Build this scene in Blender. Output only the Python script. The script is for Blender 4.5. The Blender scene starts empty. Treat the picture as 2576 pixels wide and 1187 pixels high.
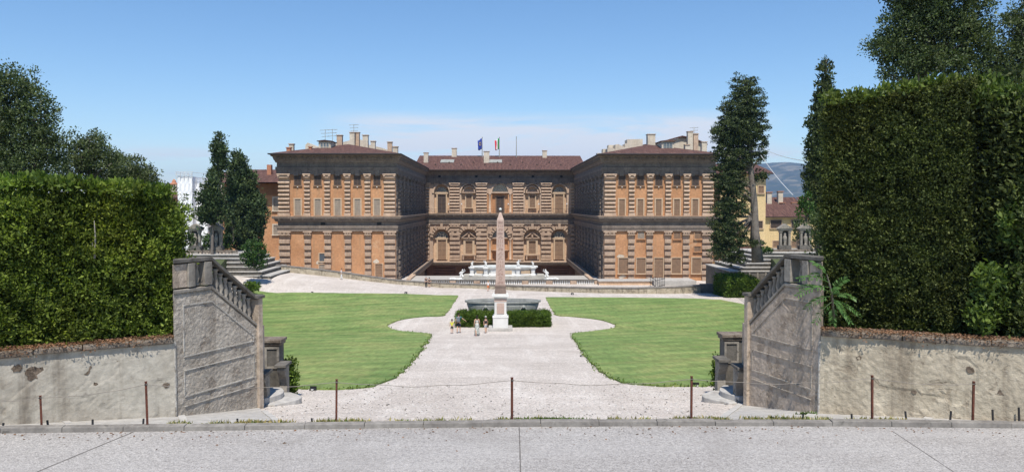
import bpy, bmesh, math, random
import numpy as np
from mathutils import Matrix, Vector
random.seed(7)
scene = bpy.context.scene
COL = scene.collection
R = math.radians
rng = np.random.default_rng(11)

# ------------------------------------------------------------------ camera
F = 1950.0                     # focal length in pixels of a 2576 px wide picture
PITCH, YAW = -2.217, -0.88
cam_d = bpy.data.cameras.new('camera'); cam = bpy.data.objects.new('camera', cam_d); COL.objects.link(cam)
cam_d.sensor_width = 36; cam_d.lens = 36*F/2576; cam_d.clip_end = 40000; cam_d.clip_start = .1
cam.rotation_euler = (R(90+PITCH), 0, R(YAW))
scene.camera = cam
CR = cam.rotation_euler.to_matrix()
def ray(px, py):
    return CR @ Vector(((px-1288)/F, -(py-593.5)/F, -1))
def at(px, py, d):             # point seen at a pixel, d metres along the palace axis
    v = ray(px, py); return v*(d/v.y)

# ------------------------------------------------------------------ terrain
_P = [(17.2,-4.84),(19.5,-5.27),(22.4,-5.86),(28.5,-6.75),(45,-8.75),(68,-11.16),(105,-12.1),(116,-12.6),(143,-12.6),(400,-12.8)]
_xs = np.arange(17.2, 400, .25)
_zs = np.interp(_xs, [p[0] for p in _P], [p[1] for p in _P])
_k = np.ones(17)/17
_z2 = np.convolve(np.pad(_zs, 8, mode='edge'), _k, mode='valid')
_w = np.clip((_xs-19)/4, 0, 1)*np.clip((143-_xs)/4, 0, 1)
_zs = _zs*(1-_w)+_z2*_w
def prof(d):
    return float(np.interp(d, _xs, _zs))
KX = [(0,1078),(600,1070.5),(1288,1062),(2000,1060),(2576,1066)]
KP = []
for _px,_py in KX:
    v = ray(_px,_py); KP.append((v.x*(-4.8/v.z), v.y*(-4.8/v.z)))
def kd(x):
    return float(np.interp(x, [p[0] for p in KP], [p[1] for p in KP]))
def warp(x, d):
    return d-(kd(x)-17.2)*max(0., min(1., 1-(d-17.2)/8))
def unwarp(x, t):
    return t+(kd(x)-17.2)*max(0., min(1., 1-(t-17.2)/8))
def sm(a, b, x):
    t = max(0., min(1., (x-a)/(b-a))); return t*t*(3-2*t)
def tz(x, d):
    z = prof(max(17.2, warp(x, d)))
    return z+max(0., -x-9)*.11*sm(92, 114, d)*(1-sm(45, 70, -x))*(1-sm(119.5, 123, d))
def gp(px, py):                # where a pixel's sight line meets the terrain
    v = ray(px, py); v = v/v.y
    d0 = 17.3
    for i in range(3000):
        d = 17.3+i*.06
        if v.z*d < tz(v.x*d, d):
            return Vector((v.x*d, d, tz(v.x*d, d)))
    return v*150

# ------------------------------------------------------------------ mesh builder and object helpers
ORG = {}
def tag(o, label=None, cat=None, group=None, kind=None):
    if label: o['label'] = label
    if cat: o['category'] = cat
    if group: o['group'] = group
    if kind: o['kind'] = kind
    return o
def thing(name, label, cat, loc, group=None):
    o = bpy.data.objects.new(name, None); COL.objects.link(o)
    o.location = loc; o.empty_display_size = .1
    ORG[o.name] = Vector(loc)
    return tag(o, label, cat, group)
def copy_tree(o, parent=None, loc=None):
    c = o.copy(); COL.objects.link(c); c.parent = parent
    if loc is not None: c.location = loc
    ORG[c.name] = Vector(c.location) if parent is None else ORG[parent.name]
    for ch in list(o.children): copy_tree(ch, c)
    return c

class MB:
    def __init__(s, M=None): s.v = []; s.f = []; s.M = M
    def add(s, vs, fs):
        n = len(s.v)
        if s.M is not None: vs = [s.M @ Vector(p) for p in vs]
        s.v += [tuple(p) for p in vs]; s.f += [tuple(i+n for i in f) for f in fs]
    def box(s, x0, x1, y0, y1, z0, z1):
        s.add([(x0,y0,z0),(x1,y0,z0),(x1,y1,z0),(x0,y1,z0),(x0,y0,z1),(x1,y0,z1),(x1,y1,z1),(x0,y1,z1)],
              [(0,3,2,1),(4,5,6,7),(0,1,5,4),(1,2,6,5),(2,3,7,6),(3,0,4,7)])
    def hexa(s, b, t):         # 4 bottom points, 4 top points
        s.add(list(b)+list(t), [(0,3,2,1),(4,5,6,7),(0,1,5,4),(1,2,6,5),(2,3,7,6),(3,0,4,7)])
    def prism(s, poly, a0, a1, ax='z'):   # polygon in the two other axes, extruded along ax
        n = len(poly)
        def P(p, a):
            return (p[0],p[1],a) if ax == 'z' else ((p[0],a,p[1]) if ax == 'y' else (a,p[0],p[1]))
        s.add([P(p,a0) for p in poly]+[P(p,a1) for p in poly],
              [tuple(range(n))[::-1], tuple(range(n,2*n))]+[(i,(i+1)%n,n+(i+1)%n,n+i) for i in range(n)])
    def tube(s, pts, r, n=6, cap=True):
        pts = [Vector(p) for p in pts]; rs = r if isinstance(r, (list,tuple)) else [r]*len(pts)
        vs = []; fs = []
        for i,p in enumerate(pts):
            t = (pts[min(i+1,len(pts)-1)]-pts[max(i-1,0)]).normalized()
            a = t.cross(Vector((0,0,1)) if abs(t.z) < .9 else Vector((1,0,0))).normalized(); b = t.cross(a)
            for k in range(n):
                th = 2*math.pi*k/n; vs.append(p+(a*math.cos(th)+b*math.sin(th))*rs[i])
        for i in range(len(pts)-1):
            for k in range(n):
                fs.append((i*n+k, i*n+(k+1)%n, (i+1)*n+(k+1)%n, (i+1)*n+k))
        if cap: fs += [tuple(range(n))[::-1], tuple(range((len(pts)-1)*n, len(pts)*n))]
        s.add(vs, fs)
    def lathe(s, c, prof, n=12, sx=1, sy=1, cap=True, rot=0):
        vs = []; fs = []
        for (r,z) in prof:
            for k in range(n):
                th = 2*math.pi*k/n+rot; vs.append((c[0]+r*sx*math.cos(th), c[1]+r*sy*math.sin(th), c[2]+z))
        for i in range(len(prof)-1):
            for k in range(n): fs.append((i*n+k, i*n+(k+1)%n, (i+1)*n+(k+1)%n, (i+1)*n+k))
        if cap: fs += [tuple(range(n))[::-1], tuple(range((len(prof)-1)*n, len(prof)*n))]
        s.add(vs, fs)
    def ball(s, c, rx, ry=None, rz=None, n=10, m=6):
        ry = ry or rx; rz = rz or rx
        s.lathe(c, [(math.sin(math.pi*(i+.02)/(m+.04)), -rz*math.cos(math.pi*(i+.02)/(m+.04))) for i in range(m+1)], n, rx, ry)
    def sweep(s, path, profile):          # path: (x,y) polyline, outward = right of travel; profile: (out,z) closed loop
        n = len(profile); vs = []; fs = []
        P = [Vector((p[0],p[1])) for p in path]
        for i,p in enumerate(P):
            ns = []
            if i > 0: d = (P[i]-P[i-1]).normalized(); ns.append(Vector((d.y,-d.x)))
            if i < len(P)-1: d = (P[i+1]-P[i]).normalized(); ns.append(Vector((d.y,-d.x)))
            if len(ns) == 2:
                m = (ns[0]+ns[1]).normalized(); m = m/max(.3, m.dot(ns[0]))
            else: m = ns[0]
            for (o,z) in profile: vs.append((p.x+m.x*o, p.y+m.y*o, z))
        for i in range(len(P)-1):
            for k in range(n): fs.append((i*n+k, i*n+(k+1)%n, (i+1)*n+(k+1)%n, (i+1)*n+k))
        fs += [tuple(range(n)), tuple(range((len(P)-1)*n, len(P)*n))[::-1]]
        s.add(vs, fs)
    def build(s, name, mat, parent=None, org=None, smooth=False, bevel=0, fix=True):
        o3 = ORG[parent.name] if parent is not None else Vector(org or (0,0,0))
        me = bpy.data.meshes.new(name)
        me.from_pydata([(p[0]-o3[0],p[1]-o3[1],p[2]-o3[2]) for p in s.v], [], s.f)
        if fix and len(s.f) < 60000:
            bm = bmesh.new(); bm.from_mesh(me); bmesh.ops.recalc_face_normals(bm, faces=bm.faces[:]); bm.to_mesh(me); bm.free()
        me.materials.append(mat)
        if smooth: me.polygons.foreach_set('use_smooth', [True]*len(me.polygons))
        o = bpy.data.objects.new(name, me); COL.objects.link(o)
        if parent is not None: o.parent = parent
        else: o.location = o3
        ORG[o.name] = o3
        if bevel:
            b = o.modifiers.new('bevel','BEVEL'); b.width = bevel; b.segments = 2; b.limit_method = 'ANGLE'
        return o
def structure(mb, name, mat, label=None, **k):
    o = mb.build(name, mat, **k); return tag(o, label, None, None, 'structure')

# ------------------------------------------------------------------ materials
def S(r, g, b):                # sRGB 0-255 to linear
    f = lambda c: (c/255/12.92 if c/255 <= .04045 else ((c/255+.055)/1.055)**2.4)
    return (f(r), f(g), f(b), 1)
class NT:
    def __init__(s, name):
        s.m = bpy.data.materials.new(name); s.m.use_nodes = True; s.t = s.m.node_tree; s.N = s.t.nodes
        s.b = s.N['Principled BSDF']; s._c = {}
        s.b.inputs['Specular IOR Level'].default_value = .25
    def n(s, typ, **k):
        x = s.N.new(typ)
        for a,v in k.items(): setattr(x, a, v)
        return x
    def l(s, a, b): s.t.links.new(a, b)
    def pos(s):
        if 'p' not in s._c: s._c['p'] = s.n('ShaderNodeNewGeometry').outputs['Position']
        return s._c['p']
    def obj(s):
        if 'o' not in s._c: s._c['o'] = s.n('ShaderNodeTexCoord').outputs['Object']
        return s._c['o']
    def scaled(s, sc, src=None):
        m = s.n('ShaderNodeMapping'); m.inputs['Scale'].default_value = sc if isinstance(sc,(tuple,list)) else (sc,)*3
        s.l(src if src is not None else s.pos(), m.inputs['Vector']); return m.outputs[0]
    def noise(s, sc, detail=6, rough=.6, dist=0, src=None, stretch=None):
        x = s.n('ShaderNodeTexNoise'); x.inputs['Scale'].default_value = sc; x.inputs['Detail'].default_value = detail
        x.inputs['Roughness'].default_value = rough; x.inputs['Distortion'].default_value = dist
        s.l(s.scaled(stretch, src) if stretch else (src if src is not None else s.pos()), x.inputs['Vector']); return x.outputs['Fac']
    def ramp(s, fac, stops, interp='LINEAR'):
        x = s.n('ShaderNodeValToRGB'); e = x.color_ramp.elements; x.color_ramp.interpolation = interp
        while len(e) < len(stops): e.new(.5)
        for i,(p,c) in enumerate(stops): e[i].position = p; e[i].color = c if isinstance(c,tuple) else (c,c,c,1)
        s.l(fac, x.inputs[0]); return x.outputs[0]
    def mix(s, fac, a, b, mode='MIX'):
        x = s.n('ShaderNodeMix', data_type='RGBA', blend_type=mode)
        for sock,v in ((x.inputs[0],fac),(x.inputs[6],a),(x.inputs[7],b)):
            if hasattr(v,'is_linked') or isinstance(v, bpy.types.NodeSocket): s.l(v, sock)
            else: sock.default_value = v
        return x.outputs[2]
    def math(s, op, a, b=0.):
        x = s.n('ShaderNodeMath', operation=op)
        for sock,v in ((x.inputs[0],a),(x.inputs[1],b)):
            if isinstance(v, bpy.types.NodeSocket): s.l(v, sock)
            else: sock.default_value = v
        return x.outputs[0]
    def bump(s, h, strength=.5, dist=.05):
        x = s.n('ShaderNodeBump'); x.inputs['Strength'].default_value = strength; x.inputs['Distance'].default_value = dist
        s.l(h, x.inputs['Height'])
        if s.b.inputs['Normal'].is_linked: s.l(s.b.inputs['Normal'].links[0].from_socket, x.inputs['Normal'])
        s.l(x.outputs[0], s.b.inputs['Normal'])
    def col(s, c):
        if isinstance(c, bpy.types.NodeSocket): s.l(c, s.b.inputs['Base Color'])
        else: s.b.inputs['Base Color'].default_value = c
    def rough(s, r): s.b.inputs['Roughness'].default_value = r
def sc3(c, k): return (c[0]*k, c[1]*k, c[2]*k, 1)

def m_plain(name, c, rough=.7, var=.25, scale=2., bump=0., bscale=20., bdist=.02, metal=0, stretch=None):
    t = NT(name)
    t.col(t.ramp(t.noise(scale, stretch=stretch), [(.25, sc3(c,1-var)), (.75, sc3(c,1+var))])); t.rough(rough)
    t.b.inputs['Metallic'].default_value = metal
    if bump: t.bump(t.noise(bscale), bump, bdist)
    return t.m
def m_weathered(name, c1, c2, stain, scale=.6, streak=.5, bump=.5, bdist=.03, patch=.62, fine=8.):
    """old plaster or stone: two tones, flaked patches and vertical rain streaks"""
    t = NT(name)
    a = t.ramp(t.noise(scale, 8, .65), [(.35, c1), (.65, c2)])
    pt = t.ramp(t.noise(scale*1.7, 8, .62, .6), [(patch, 0.), (patch+.05, 1.)])
    a = t.mix(t.math('MULTIPLY', pt, .55), a, stain)
    p2 = t.ramp(t.noise(scale*5.5, 8, .7, .4), [(patch-.03, 0.), (patch+.1, 1.)])
    a = t.mix(t.math('MULTIPLY', p2, .5), a, sc3(stain,.8))
    lt = t.ramp(t.noise(scale*3.1, 7, .7, .3, stretch=(1,1,.6)), [(.56, 0.), (.68, 1.)])
    a = t.mix(t.math('MULTIPLY', lt, .35), a, sc3(c1,1.35))
    st = t.ramp(t.noise(1., 6, .6, stretch=(2.2,2.2,.16)), [(.5, 0.), (.75, 1.)])
    a = t.mix(t.math('MULTIPLY', st, streak), a, sc3(stain,.6))
    f = t.ramp(t.noise(fine, 5, .6), [(.3, .78), (.7, 1.12)])
    a = t.mix(1., a, f, 'MULTIPLY'); t.col(a); t.rough(.9)
    h = t.math('SUBTRACT', t.math('MULTIPLY', t.noise(fine, 6, .65), .5), t.math('MULTIPLY', pt, .2))
    t.bump(h, bump, bdist)
    return t.m
def m_leaf(name, dark, light, trans=.3, rough=.45):
    t = NT(name)
    g = t.n('ShaderNodeNewGeometry')
    c = t.ramp(g.outputs['Random Per Island'], [(0., dark), (.55, tuple((dark[i]+light[i])/2 for i in range(3))+(1,)), (1., light)])
    c = t.mix(1., c, t.ramp(t.noise(1.1, 4), [(.3, .55), (.7, 1.35)]), 'MULTIPLY')
    c = t.mix(t.math('MULTIPLY', t.ramp(t.noise(.45, 4), [(.5,0.),(.68,1.)]), .4), c, t.mix(1., c, (1.5,1.15,.9,1), 'MULTIPLY'))
    t.col(c); t.rough(rough); t.b.inputs['Specular IOR Level'].default_value = .2
    tr = t.n('ShaderNodeBsdfTranslucent'); t.l(t.mix(1., c, (1.3,1.5,.6,1), 'MULTIPLY'), tr.inputs['Color'])
    mx = t.n('ShaderNodeMixShader'); mx.inputs[0].default_value = trans
    t.l(t.b.outputs[0], mx.inputs[1]); t.l(tr.outputs[0], mx.inputs[2])
    t.l(mx.outputs[0], t.N['Material Output'].inputs['Surface'])
    return t.m

M = {}
def gravel():
    t = NT('gravel')
    c = t.ramp(t.noise(.25, 6), [(.35, (.49,.435,.385,1)), (.65, (.59,.53,.475,1))])
    c = t.mix(1., c, t.ramp(t.noise(9., 5, .75), [(.3, .72), (.7, 1.22)]), 'MULTIPLY')
    c = t.mix(t.math('MULTIPLY', t.ramp(t.noise(1., 5, .6, stretch=(.12,1.3,1)), [(.5,0.),(.72,1.)]), .4), c, (.36,.31,.26,1))
    c = t.mix(t.math('MULTIPLY', t.ramp(t.noise(1., 5, .65, .4, stretch=(.9,.07,1)), [(.5,0.),(.66,1.)]), .5), c, (.66,.61,.555,1))
    c = t.mix(t.math('MULTIPLY', t.ramp(t.noise(3.2, 6, .7), [(.5,0.),(.68,1.)]), .35), c, (.34,.30,.265,1))
    v = t.n('ShaderNodeTexVoronoi'); v.inputs['Scale'].default_value = 24; t.l(t.pos(), v.inputs['Vector'])
    bw = t.n('ShaderNodeRGBToBW'); t.l(v.outputs['Color'], bw.inputs[0])
    c = t.mix(1., c, t.ramp(bw.outputs[0], [(.25,.74),(.75,1.2)]), 'MULTIPLY')
    t.col(c); t.rough(.95); t.bump(v.outputs['Distance'], .5, .03); t.bump(t.noise(2.5, 6, .7), .5, .05)
    return t.m
M['gravel'] = gravel()
def asphalt():
    t = NT('asphalt')
    c = t.ramp(t.noise(.35, 6), [(.3, (.37,.345,.325,1)), (.7, (.45,.425,.40,1))])
    v = t.n('ShaderNodeTexVoronoi'); v.inputs['Scale'].default_value = 30; t.l(t.pos(), v.inputs['Vector'])
    c = t.mix(1., c, t.ramp(v.outputs['Distance'], [(.1, 1.18), (.8, .7)]), 'MULTIPLY')
    c = t.mix(1., c, t.ramp(t.noise(11., 5, .8), [(.3, .66), (.7, 1.28)]), 'MULTIPLY')
    c = t.mix(t.math('MULTIPLY', t.ramp(t.noise(.5, 6, .65, .5), [(.5,0.),(.68,1.)]), .45), c, (.23,.21,.19,1))
    c = t.mix(t.math('MULTIPLY', t.ramp(t.noise(1., 5, .6, stretch=(.06,.9,1)), [(.48,0.),(.66,1.)]), .35), c, (.46,.44,.42,1))
    c = t.mix(t.math('MULTIPLY', t.ramp(t.noise(2.2, 8, .75, 1.), [(.62,0.),(.66,1.)]), .35), c, (.17,.16,.15,1))
    t.col(c); t.rough(.9); t.bump(v.outputs['Distance'], .7, .02); t.bump(t.noise(14., 6, .75), .6, .03)
    return t.m
M['asphalt'] = asphalt()
def lawn_mat():
    t = NT('lawn')
    c = t.ramp(t.noise(.18, 6, .6), [(.32, (.112,.178,.047,1)), (.68, (.19,.258,.08,1))])
    w = t.n('ShaderNodeTexWave', wave_type='BANDS', bands_direction='X'); w.inputs['Scale'].default_value = .11
    w.inputs['Distortion'].default_value = .5; w.inputs['Detail'].default_value = 2; w.inputs['Detail Scale'].default_value = .3
    mp = t.n('ShaderNodeMapping'); mp.inputs['Rotation'].default_value = (0,0,R(62)); t.l(t.pos(), mp.inputs['Vector']); t.l(mp.outputs[0], w.inputs['Vector'])
    c = t.mix(1., c, t.ramp(w.outputs['Fac'], [(.3, .91), (.7, 1.09)]), 'MULTIPLY')
    c = t.mix(t.math('MULTIPLY', t.ramp(t.noise(.16, 7, .72, .8), [(.47,0.),(.64,1.)]), .5), c, (.33,.31,.12,1))
    c = t.mix(t.math('MULTIPLY', t.ramp(t.noise(.9, 6, .7), [(.5,0.),(.7,1.)]), .45), c, (.085,.15,.04,1))
    c = t.mix(1., c, t.ramp(t.noise(1.5, 8, .8, stretch=(2.6,.5,1)), [(.3, .6), (.7, 1.38)]), 'MULTIPLY')
    t.col(c); t.rough(.9); t.bump(t.noise(3., 6, .8), .5, .05)
    return t.m
M['lawn'] = lawn_mat()
M['grass'] = m_leaf('grass_blade', (.05,.10,.015,1), (.16,.22,.05,1), .3)
M['dry_grass'] = m_leaf('dry_grass', (.22,.19,.08,1), (.5,.44,.22,1), .3, .7)
M['litter'] = m_leaf('dead_leaf', (.10,.055,.03,1), (.30,.17,.10,1), .1, .8)
M['kerb'] = m_weathered('kerb_stone', (.27,.25,.225,1), (.17,.155,.14,1), (.08,.075,.065,1), 1.2, .3, .6, .03)
M['paving'] = m_weathered('paving_stone', (.46,.44,.41,1), (.38,.36,.33,1), (.28,.25,.22,1), .8, .05, .6, .03, .6, 5)
M['paving_edge'] = m_plain('edging_stone', (.45,.43,.40,1), .9, .2, 3, .4)
M['wall_grey'] = m_weathered('grey_plaster', (.44,.41,.35,1), (.345,.31,.255,1), (.19,.15,.11,1), .55, .95, .7, .07, .60, 6)
M['wall_yellow'] = m_weathered('yellowed_plaster', (.49,.43,.33,1), (.39,.335,.25,1), (.27,.215,.155,1), .9, .9, .8, .10, .58, 7)
M['wall_stair_light'] = m_weathered('sunlit_stair_plaster', (.47,.42,.355,1), (.35,.305,.25,1), (.24,.19,.15,1), 1.3, .45, 1., .10, .58, 12)  # stair plaster copy whose colour is toned to look sunlit
M['wall_stair'] = m_weathered('stair_plaster', (.53,.435,.345,1), (.40,.325,.25,1), (.26,.20,.15,1), .8, .5, .8, .08, .55, 6)
M['trim'] = m_weathered('weathered_trim', (.33,.30,.255,1), (.22,.195,.165,1), (.11,.095,.08,1), 1.5, .6, .7, .04, .58, 9)
M['stone_dark'] = m_weathered('dark_stone', (.17,.155,.135,1), (.10,.092,.08,1), (.055,.05,.045,1), 1.1, .6, .7, .05, .58, 7)
M['coping'] = m_weathered('coping_stone', (.27,.23,.185,1), (.16,.125,.095,1), (.10,.07,.05,1), 2., .3, .8, .05, .52, 7)
M['plaster'] = m_weathered('orange_plaster', (.54,.29,.15,1), (.41,.205,.10,1), (.58,.38,.23,1), .3, .6, .25, .04, .62, 3)
M['plaster_pale'] = m_weathered('pale_plaster', (.64,.45,.30,1), (.55,.36,.225,1), (.46,.28,.16,1), .4, .3, .3, .04, .6, 3)
M['pietra'] = m_weathered('brown_stone', (.47,.345,.25,1), (.36,.255,.185,1), (.22,.155,.115,1), .8, .35, .5, .05, .62, 5)
M['pietra_pale'] = m_weathered('sunbleached_stone', (.55,.41,.30,1), (.43,.31,.225,1), (.25,.175,.13,1), .9, .35, .5, .05, .66, 5)
M['pietra_dark'] = m_weathered('dark_brown_stone', (.235,.19,.155,1), (.16,.13,.108,1), (.09,.075,.065,1), .7, .4, .5, .05, .6, 4)  # brown stone in a darker tone, for cornices and court sides
M['shutter'] = m_plain('brown_shutter', (.24,.155,.10,1), .7, .2, 2)
M['shutter_grey'] = m_plain('grey_shutter', (.30,.25,.20,1), .7, .2, 2)
M['wood_dark'] = m_plain('dark_shutter', (.075,.055,.045,1), .7, .2, 2)
M['frame'] = m_plain('window_frame_stone', (.50,.37,.25,1), .8, .15, 2)
M['white'] = m_plain('white_marble', (.66,.65,.62,1), .6, .12, 1.5, .2)
M['granite_red'] = m_weathered('pink_granite', (.54,.40,.335,1), (.44,.32,.27,1), (.34,.24,.20,1), 1.5, .2, .4, .02, .66, 25)
M['granite_grey'] = m_weathered('grey_granite', (.36,.365,.34,1), (.26,.265,.245,1), (.16,.165,.155,1), 1.2, .5, .3, .02, .6, 12)
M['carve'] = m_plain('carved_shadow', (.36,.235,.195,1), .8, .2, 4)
def glass(name, c):
    t = NT(name); t.col(c); t.rough(.12); t.b.inputs['Specular IOR Level'].default_value = .9; return t.m
M['glass'] = glass('window_glass', (.09,.11,.13,1))
def roof_mat(name, axis):
    t = NT(name)
    st = (6., .5, .5) if axis == 'x' else (.5, 6., .5)
    c = t.ramp(t.noise(1., 5, .7, stretch=st), [(.3, (.05,.028,.024,1)), (.5, (.12,.06,.048,1)), (.75, (.26,.15,.115,1))])
    c = t.mix(t.math('MULTIPLY', t.ramp(t.noise(.5, 6, .7), [(.5,0.),(.7,1.)]), .45), c, (.12,.065,.05,1))
    c = t.mix(1., c, t.ramp(t.noise(4., 4, .7), [(.3,.75),(.7,1.25)]), 'MULTIPLY')
    w = t.n('ShaderNodeTexWave', wave_type='BANDS', bands_direction=axis.upper()); w.inputs['Scale'].default_value = 1.0
    t.l(t.pos(), w.inputs['Vector'])
    t.col(t.mix(1., c, t.ramp(w.outputs['Fac'], [(.1,.5),(.6,1.2)]), 'MULTIPLY')); t.rough(.9); t.bump(w.outputs['Fac'], .8, .1)
    return t.m
M['roof_x'] = roof_mat('roof_tiles', 'x'); M['roof_y'] = roof_mat('roof_tiles_side', 'y')
M['cream'] = m_weathered('cream_plaster', (.62,.55,.45,1), (.52,.45,.35,1), (.36,.29,.22,1), .7, .4, .3, .03, .62, 5)
M['terracotta'] = m_plain('terracotta', (.42,.19,.11,1), .8, .2, 3)
M['yellow_wall'] = m_weathered('ochre_plaster', (.68,.52,.28,1), (.60,.44,.22,1), (.50,.36,.19,1), .3, .25, .2, .03, .66, 4)
M['scaffold'] = m_plain('white_sheeting', (.80,.81,.82,1), .8, .06, .6, .3, 1.5, .1)
M['iron'] = m_plain('dark_iron', (.04,.04,.042,1), .6, .2, 4, metal=.3)
M['black'] = m_plain('black_plastic', (.02,.02,.02,1), .5, .2, 4)
def rust():
    t = NT('rusty_iron')
    c = t.ramp(t.noise(9., 8, .7, src=t.obj()), [(.3,(.045,.022,.018,1)),(.55,(.13,.045,.028,1)),(.75,(.21,.08,.04,1))])
    t.col(c); t.rough(.85); t.bump(t.noise(40., 4, .7, src=t.obj()), .5, .01); return t.m
M['rust'] = rust()
M['rope'] = m_plain('grey_cord', (.24,.21,.18,1), .9, .2, 8)
M['cable'] = m_plain('pale_cable', (.55,.56,.56,1), .6, .05, 1)
M['bark'] = m_weathered('bark', (.22,.19,.165,1), (.15,.125,.105,1), (.08,.065,.055,1), 2., .5, 1., .06, .6, 7)
M['hedge_l'] = m_leaf('laurel_leaf', (.022,.046,.009,1), (.25,.32,.055,1), .34, .6)
M['hedge_r'] = m_leaf('holm_leaf', (.016,.030,.010,1), (.145,.175,.05,1), .22, .6)
M['hedge_core'] = m_plain('hedge_inner_shade', (.02,.026,.010,1), .9, .4, 5)  # near-black green, the shade inside a hedge put into the colour
M['hedge_bright'] = m_leaf('fresh_leaf', (.045,.09,.014,1), (.19,.265,.045,1), .34, .6)
M['leaf_oak'] = m_leaf('oak_leaf', (.028,.048,.020,1), (.135,.175,.068,1), .22, .5)
M['leaf_oak2'] = m_leaf('grey_green_leaf', (.04,.06,.026,1), (.15,.185,.08,1), .24, .5)
M['leaf_cyp'] = m_leaf('cypress_leaf', (.016,.034,.014,1), (.10,.142,.052,1), .12, .6)
M['leaf_cedar'] = m_leaf('cedar_leaf', (.018,.034,.015,1), (.11,.14,.052,1), .15, .55)
M['leaf_shrub'] = m_leaf('shrub_leaf', (.026,.065,.016,1), (.085,.15,.034,1), .25, .45)
M['leaf_ail'] = m_leaf('ailanthus_leaf', (.06,.14,.035,1), (.14,.26,.085,1), .35, .45)
M['hill'] = m_weathered('wooded_hill', (.045,.065,.038,1), (.07,.085,.05,1), (.30,.26,.17,1), .0022, 0, .5, 4., .54, .01)
M['countryside'] = m_weathered('countryside', (.09,.11,.05,1), (.14,.14,.075,1), (.24,.20,.12,1), .02, 0, .3, .1, .56, .3)
M['skin'] = m_plain('skin', (.52,.32,.22,1), .6, .08, 6)
def cloth(name, c, v=.15): return m_plain(name, c, .85, v, 14, .3, 30, .01)
# ------------------------------------------------------------------ world and sun
SUN_EL, SUN_AZ = 61., 3.5        # azimuth: degrees right of straight behind the camera
w = bpy.data.worlds.new('World'); scene.world = w; w.use_nodes = True
wt = w.node_tree; bg = wt.nodes['Background']
sky = wt.nodes.new('ShaderNodeTexSky'); sky.sky_type = 'NISHITA'; sky.sun_disc = False
sky.sun_elevation = R(SUN_EL); sky.sun_rotation = R(180-SUN_AZ); sky.altitude = 60; sky.air_density = 1.0; sky.dust_density = .0; sky.ozone_density = 3.4
tc = wt.nodes.new('ShaderNodeTexCoord'); sp = wt.nodes.new('ShaderNodeSeparateXYZ'); wt.links.new(tc.outputs['Generated'], sp.inputs[0])
def wm(op, a, b):
    x = wt.nodes.new('ShaderNodeMath'); x.operation = op; x.use_clamp = False
    for s,v in ((x.inputs[0],a),(x.inputs[1],b)):
        if isinstance(v,(int,float)): s.default_value = v
        else: wt.links.new(v, s)
    return x.outputs[0]
def wr(f, a, b, c=0., d=1.):
    x = wt.nodes.new('ShaderNodeMapRange'); x.interpolation_type = 'SMOOTHSTEP'
    x.inputs[1].default_value = a; x.inputs[2].default_value = b; x.inputs[3].default_value = c; x.inputs[4].default_value = d
    wt.links.new(f, x.inputs[0]); return x.outputs[0]
mp = wt.nodes.new('ShaderNodeMapping'); mp.inputs['Scale'].default_value = (3.2, 3.2, 26); wt.links.new(tc.outputs['Generated'], mp.inputs[0])
nz = wt.nodes.new('ShaderNodeTexNoise'); nz.inputs['Scale'].default_value = 1.3; nz.inputs['Detail'].default_value = 9; nz.inputs['Roughness'].default_value = .6; nz.inputs['Distortion'].default_value = .5
wt.links.new(mp.outputs[0], nz.inputs['Vector'])
Z, X = sp.outputs[2], sp.outputs[0]
band = wm('MULTIPLY', wr(Z, .035, .075), wr(Z, .100, .124, 1., 0.))
side = wm('MULTIPLY', wr(X, -.26, -.12), wr(X, .24, .36, 1., 0.))
cl = wm('MULTIPLY', wm('MULTIPLY', band, side), wr(nz.outputs['Fac'], .33, .60))
low = wm('MULTIPLY', wm('MULTIPLY', wr(Z, .0, .03), wr(Z, .055, .08, 1., 0.)), wr(nz.outputs['Fac'], .46, .62))
fac = wm('MINIMUM', wm('ADD', wm('MULTIPLY', cl, 1.0), wm('MULTIPLY', low, .7)), .85)
mx = wt.nodes.new('ShaderNodeMix'); mx.data_type = 'RGBA'; wt.links.new(fac, mx.inputs[0]); hs = wt.nodes.new('ShaderNodeHueSaturation'); hs.inputs['Saturation'].default_value = 1.14; hs.inputs['Value'].default_value = 1.08; wt.links.new(sky.outputs[0], hs.inputs['Color']); wt.links.new(hs.outputs[0], mx.inputs[6])
mx.inputs[7].default_value = (6.6, 6.75, 7.0, 1)
wt.links.new(mx.outputs[2], bg.inputs['Color']); bg.inputs['Strength'].default_value = .112
sd = bpy.data.lights.new('sun','SUN'); so = bpy.data.objects.new('sun', sd); COL.objects.link(so)
sd.energy = 4.8; sd.angle = R(.5); sd.color = (1, .945, .86)
sv = Vector((math.sin(R(SUN_AZ))*math.cos(R(SUN_EL)), -math.cos(R(SUN_AZ))*math.cos(R(SUN_EL)), math.sin(R(SUN_EL))))
so.rotation_euler = (-sv).to_track_quat('-Z','Y').to_euler(); so.location = (0,-20,60)
scene.view_settings.view_transform = 'Standard'; scene.view_settings.look = 'None'; scene.view_settings.gamma = 1; scene.view_settings.exposure = 0.3

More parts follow.
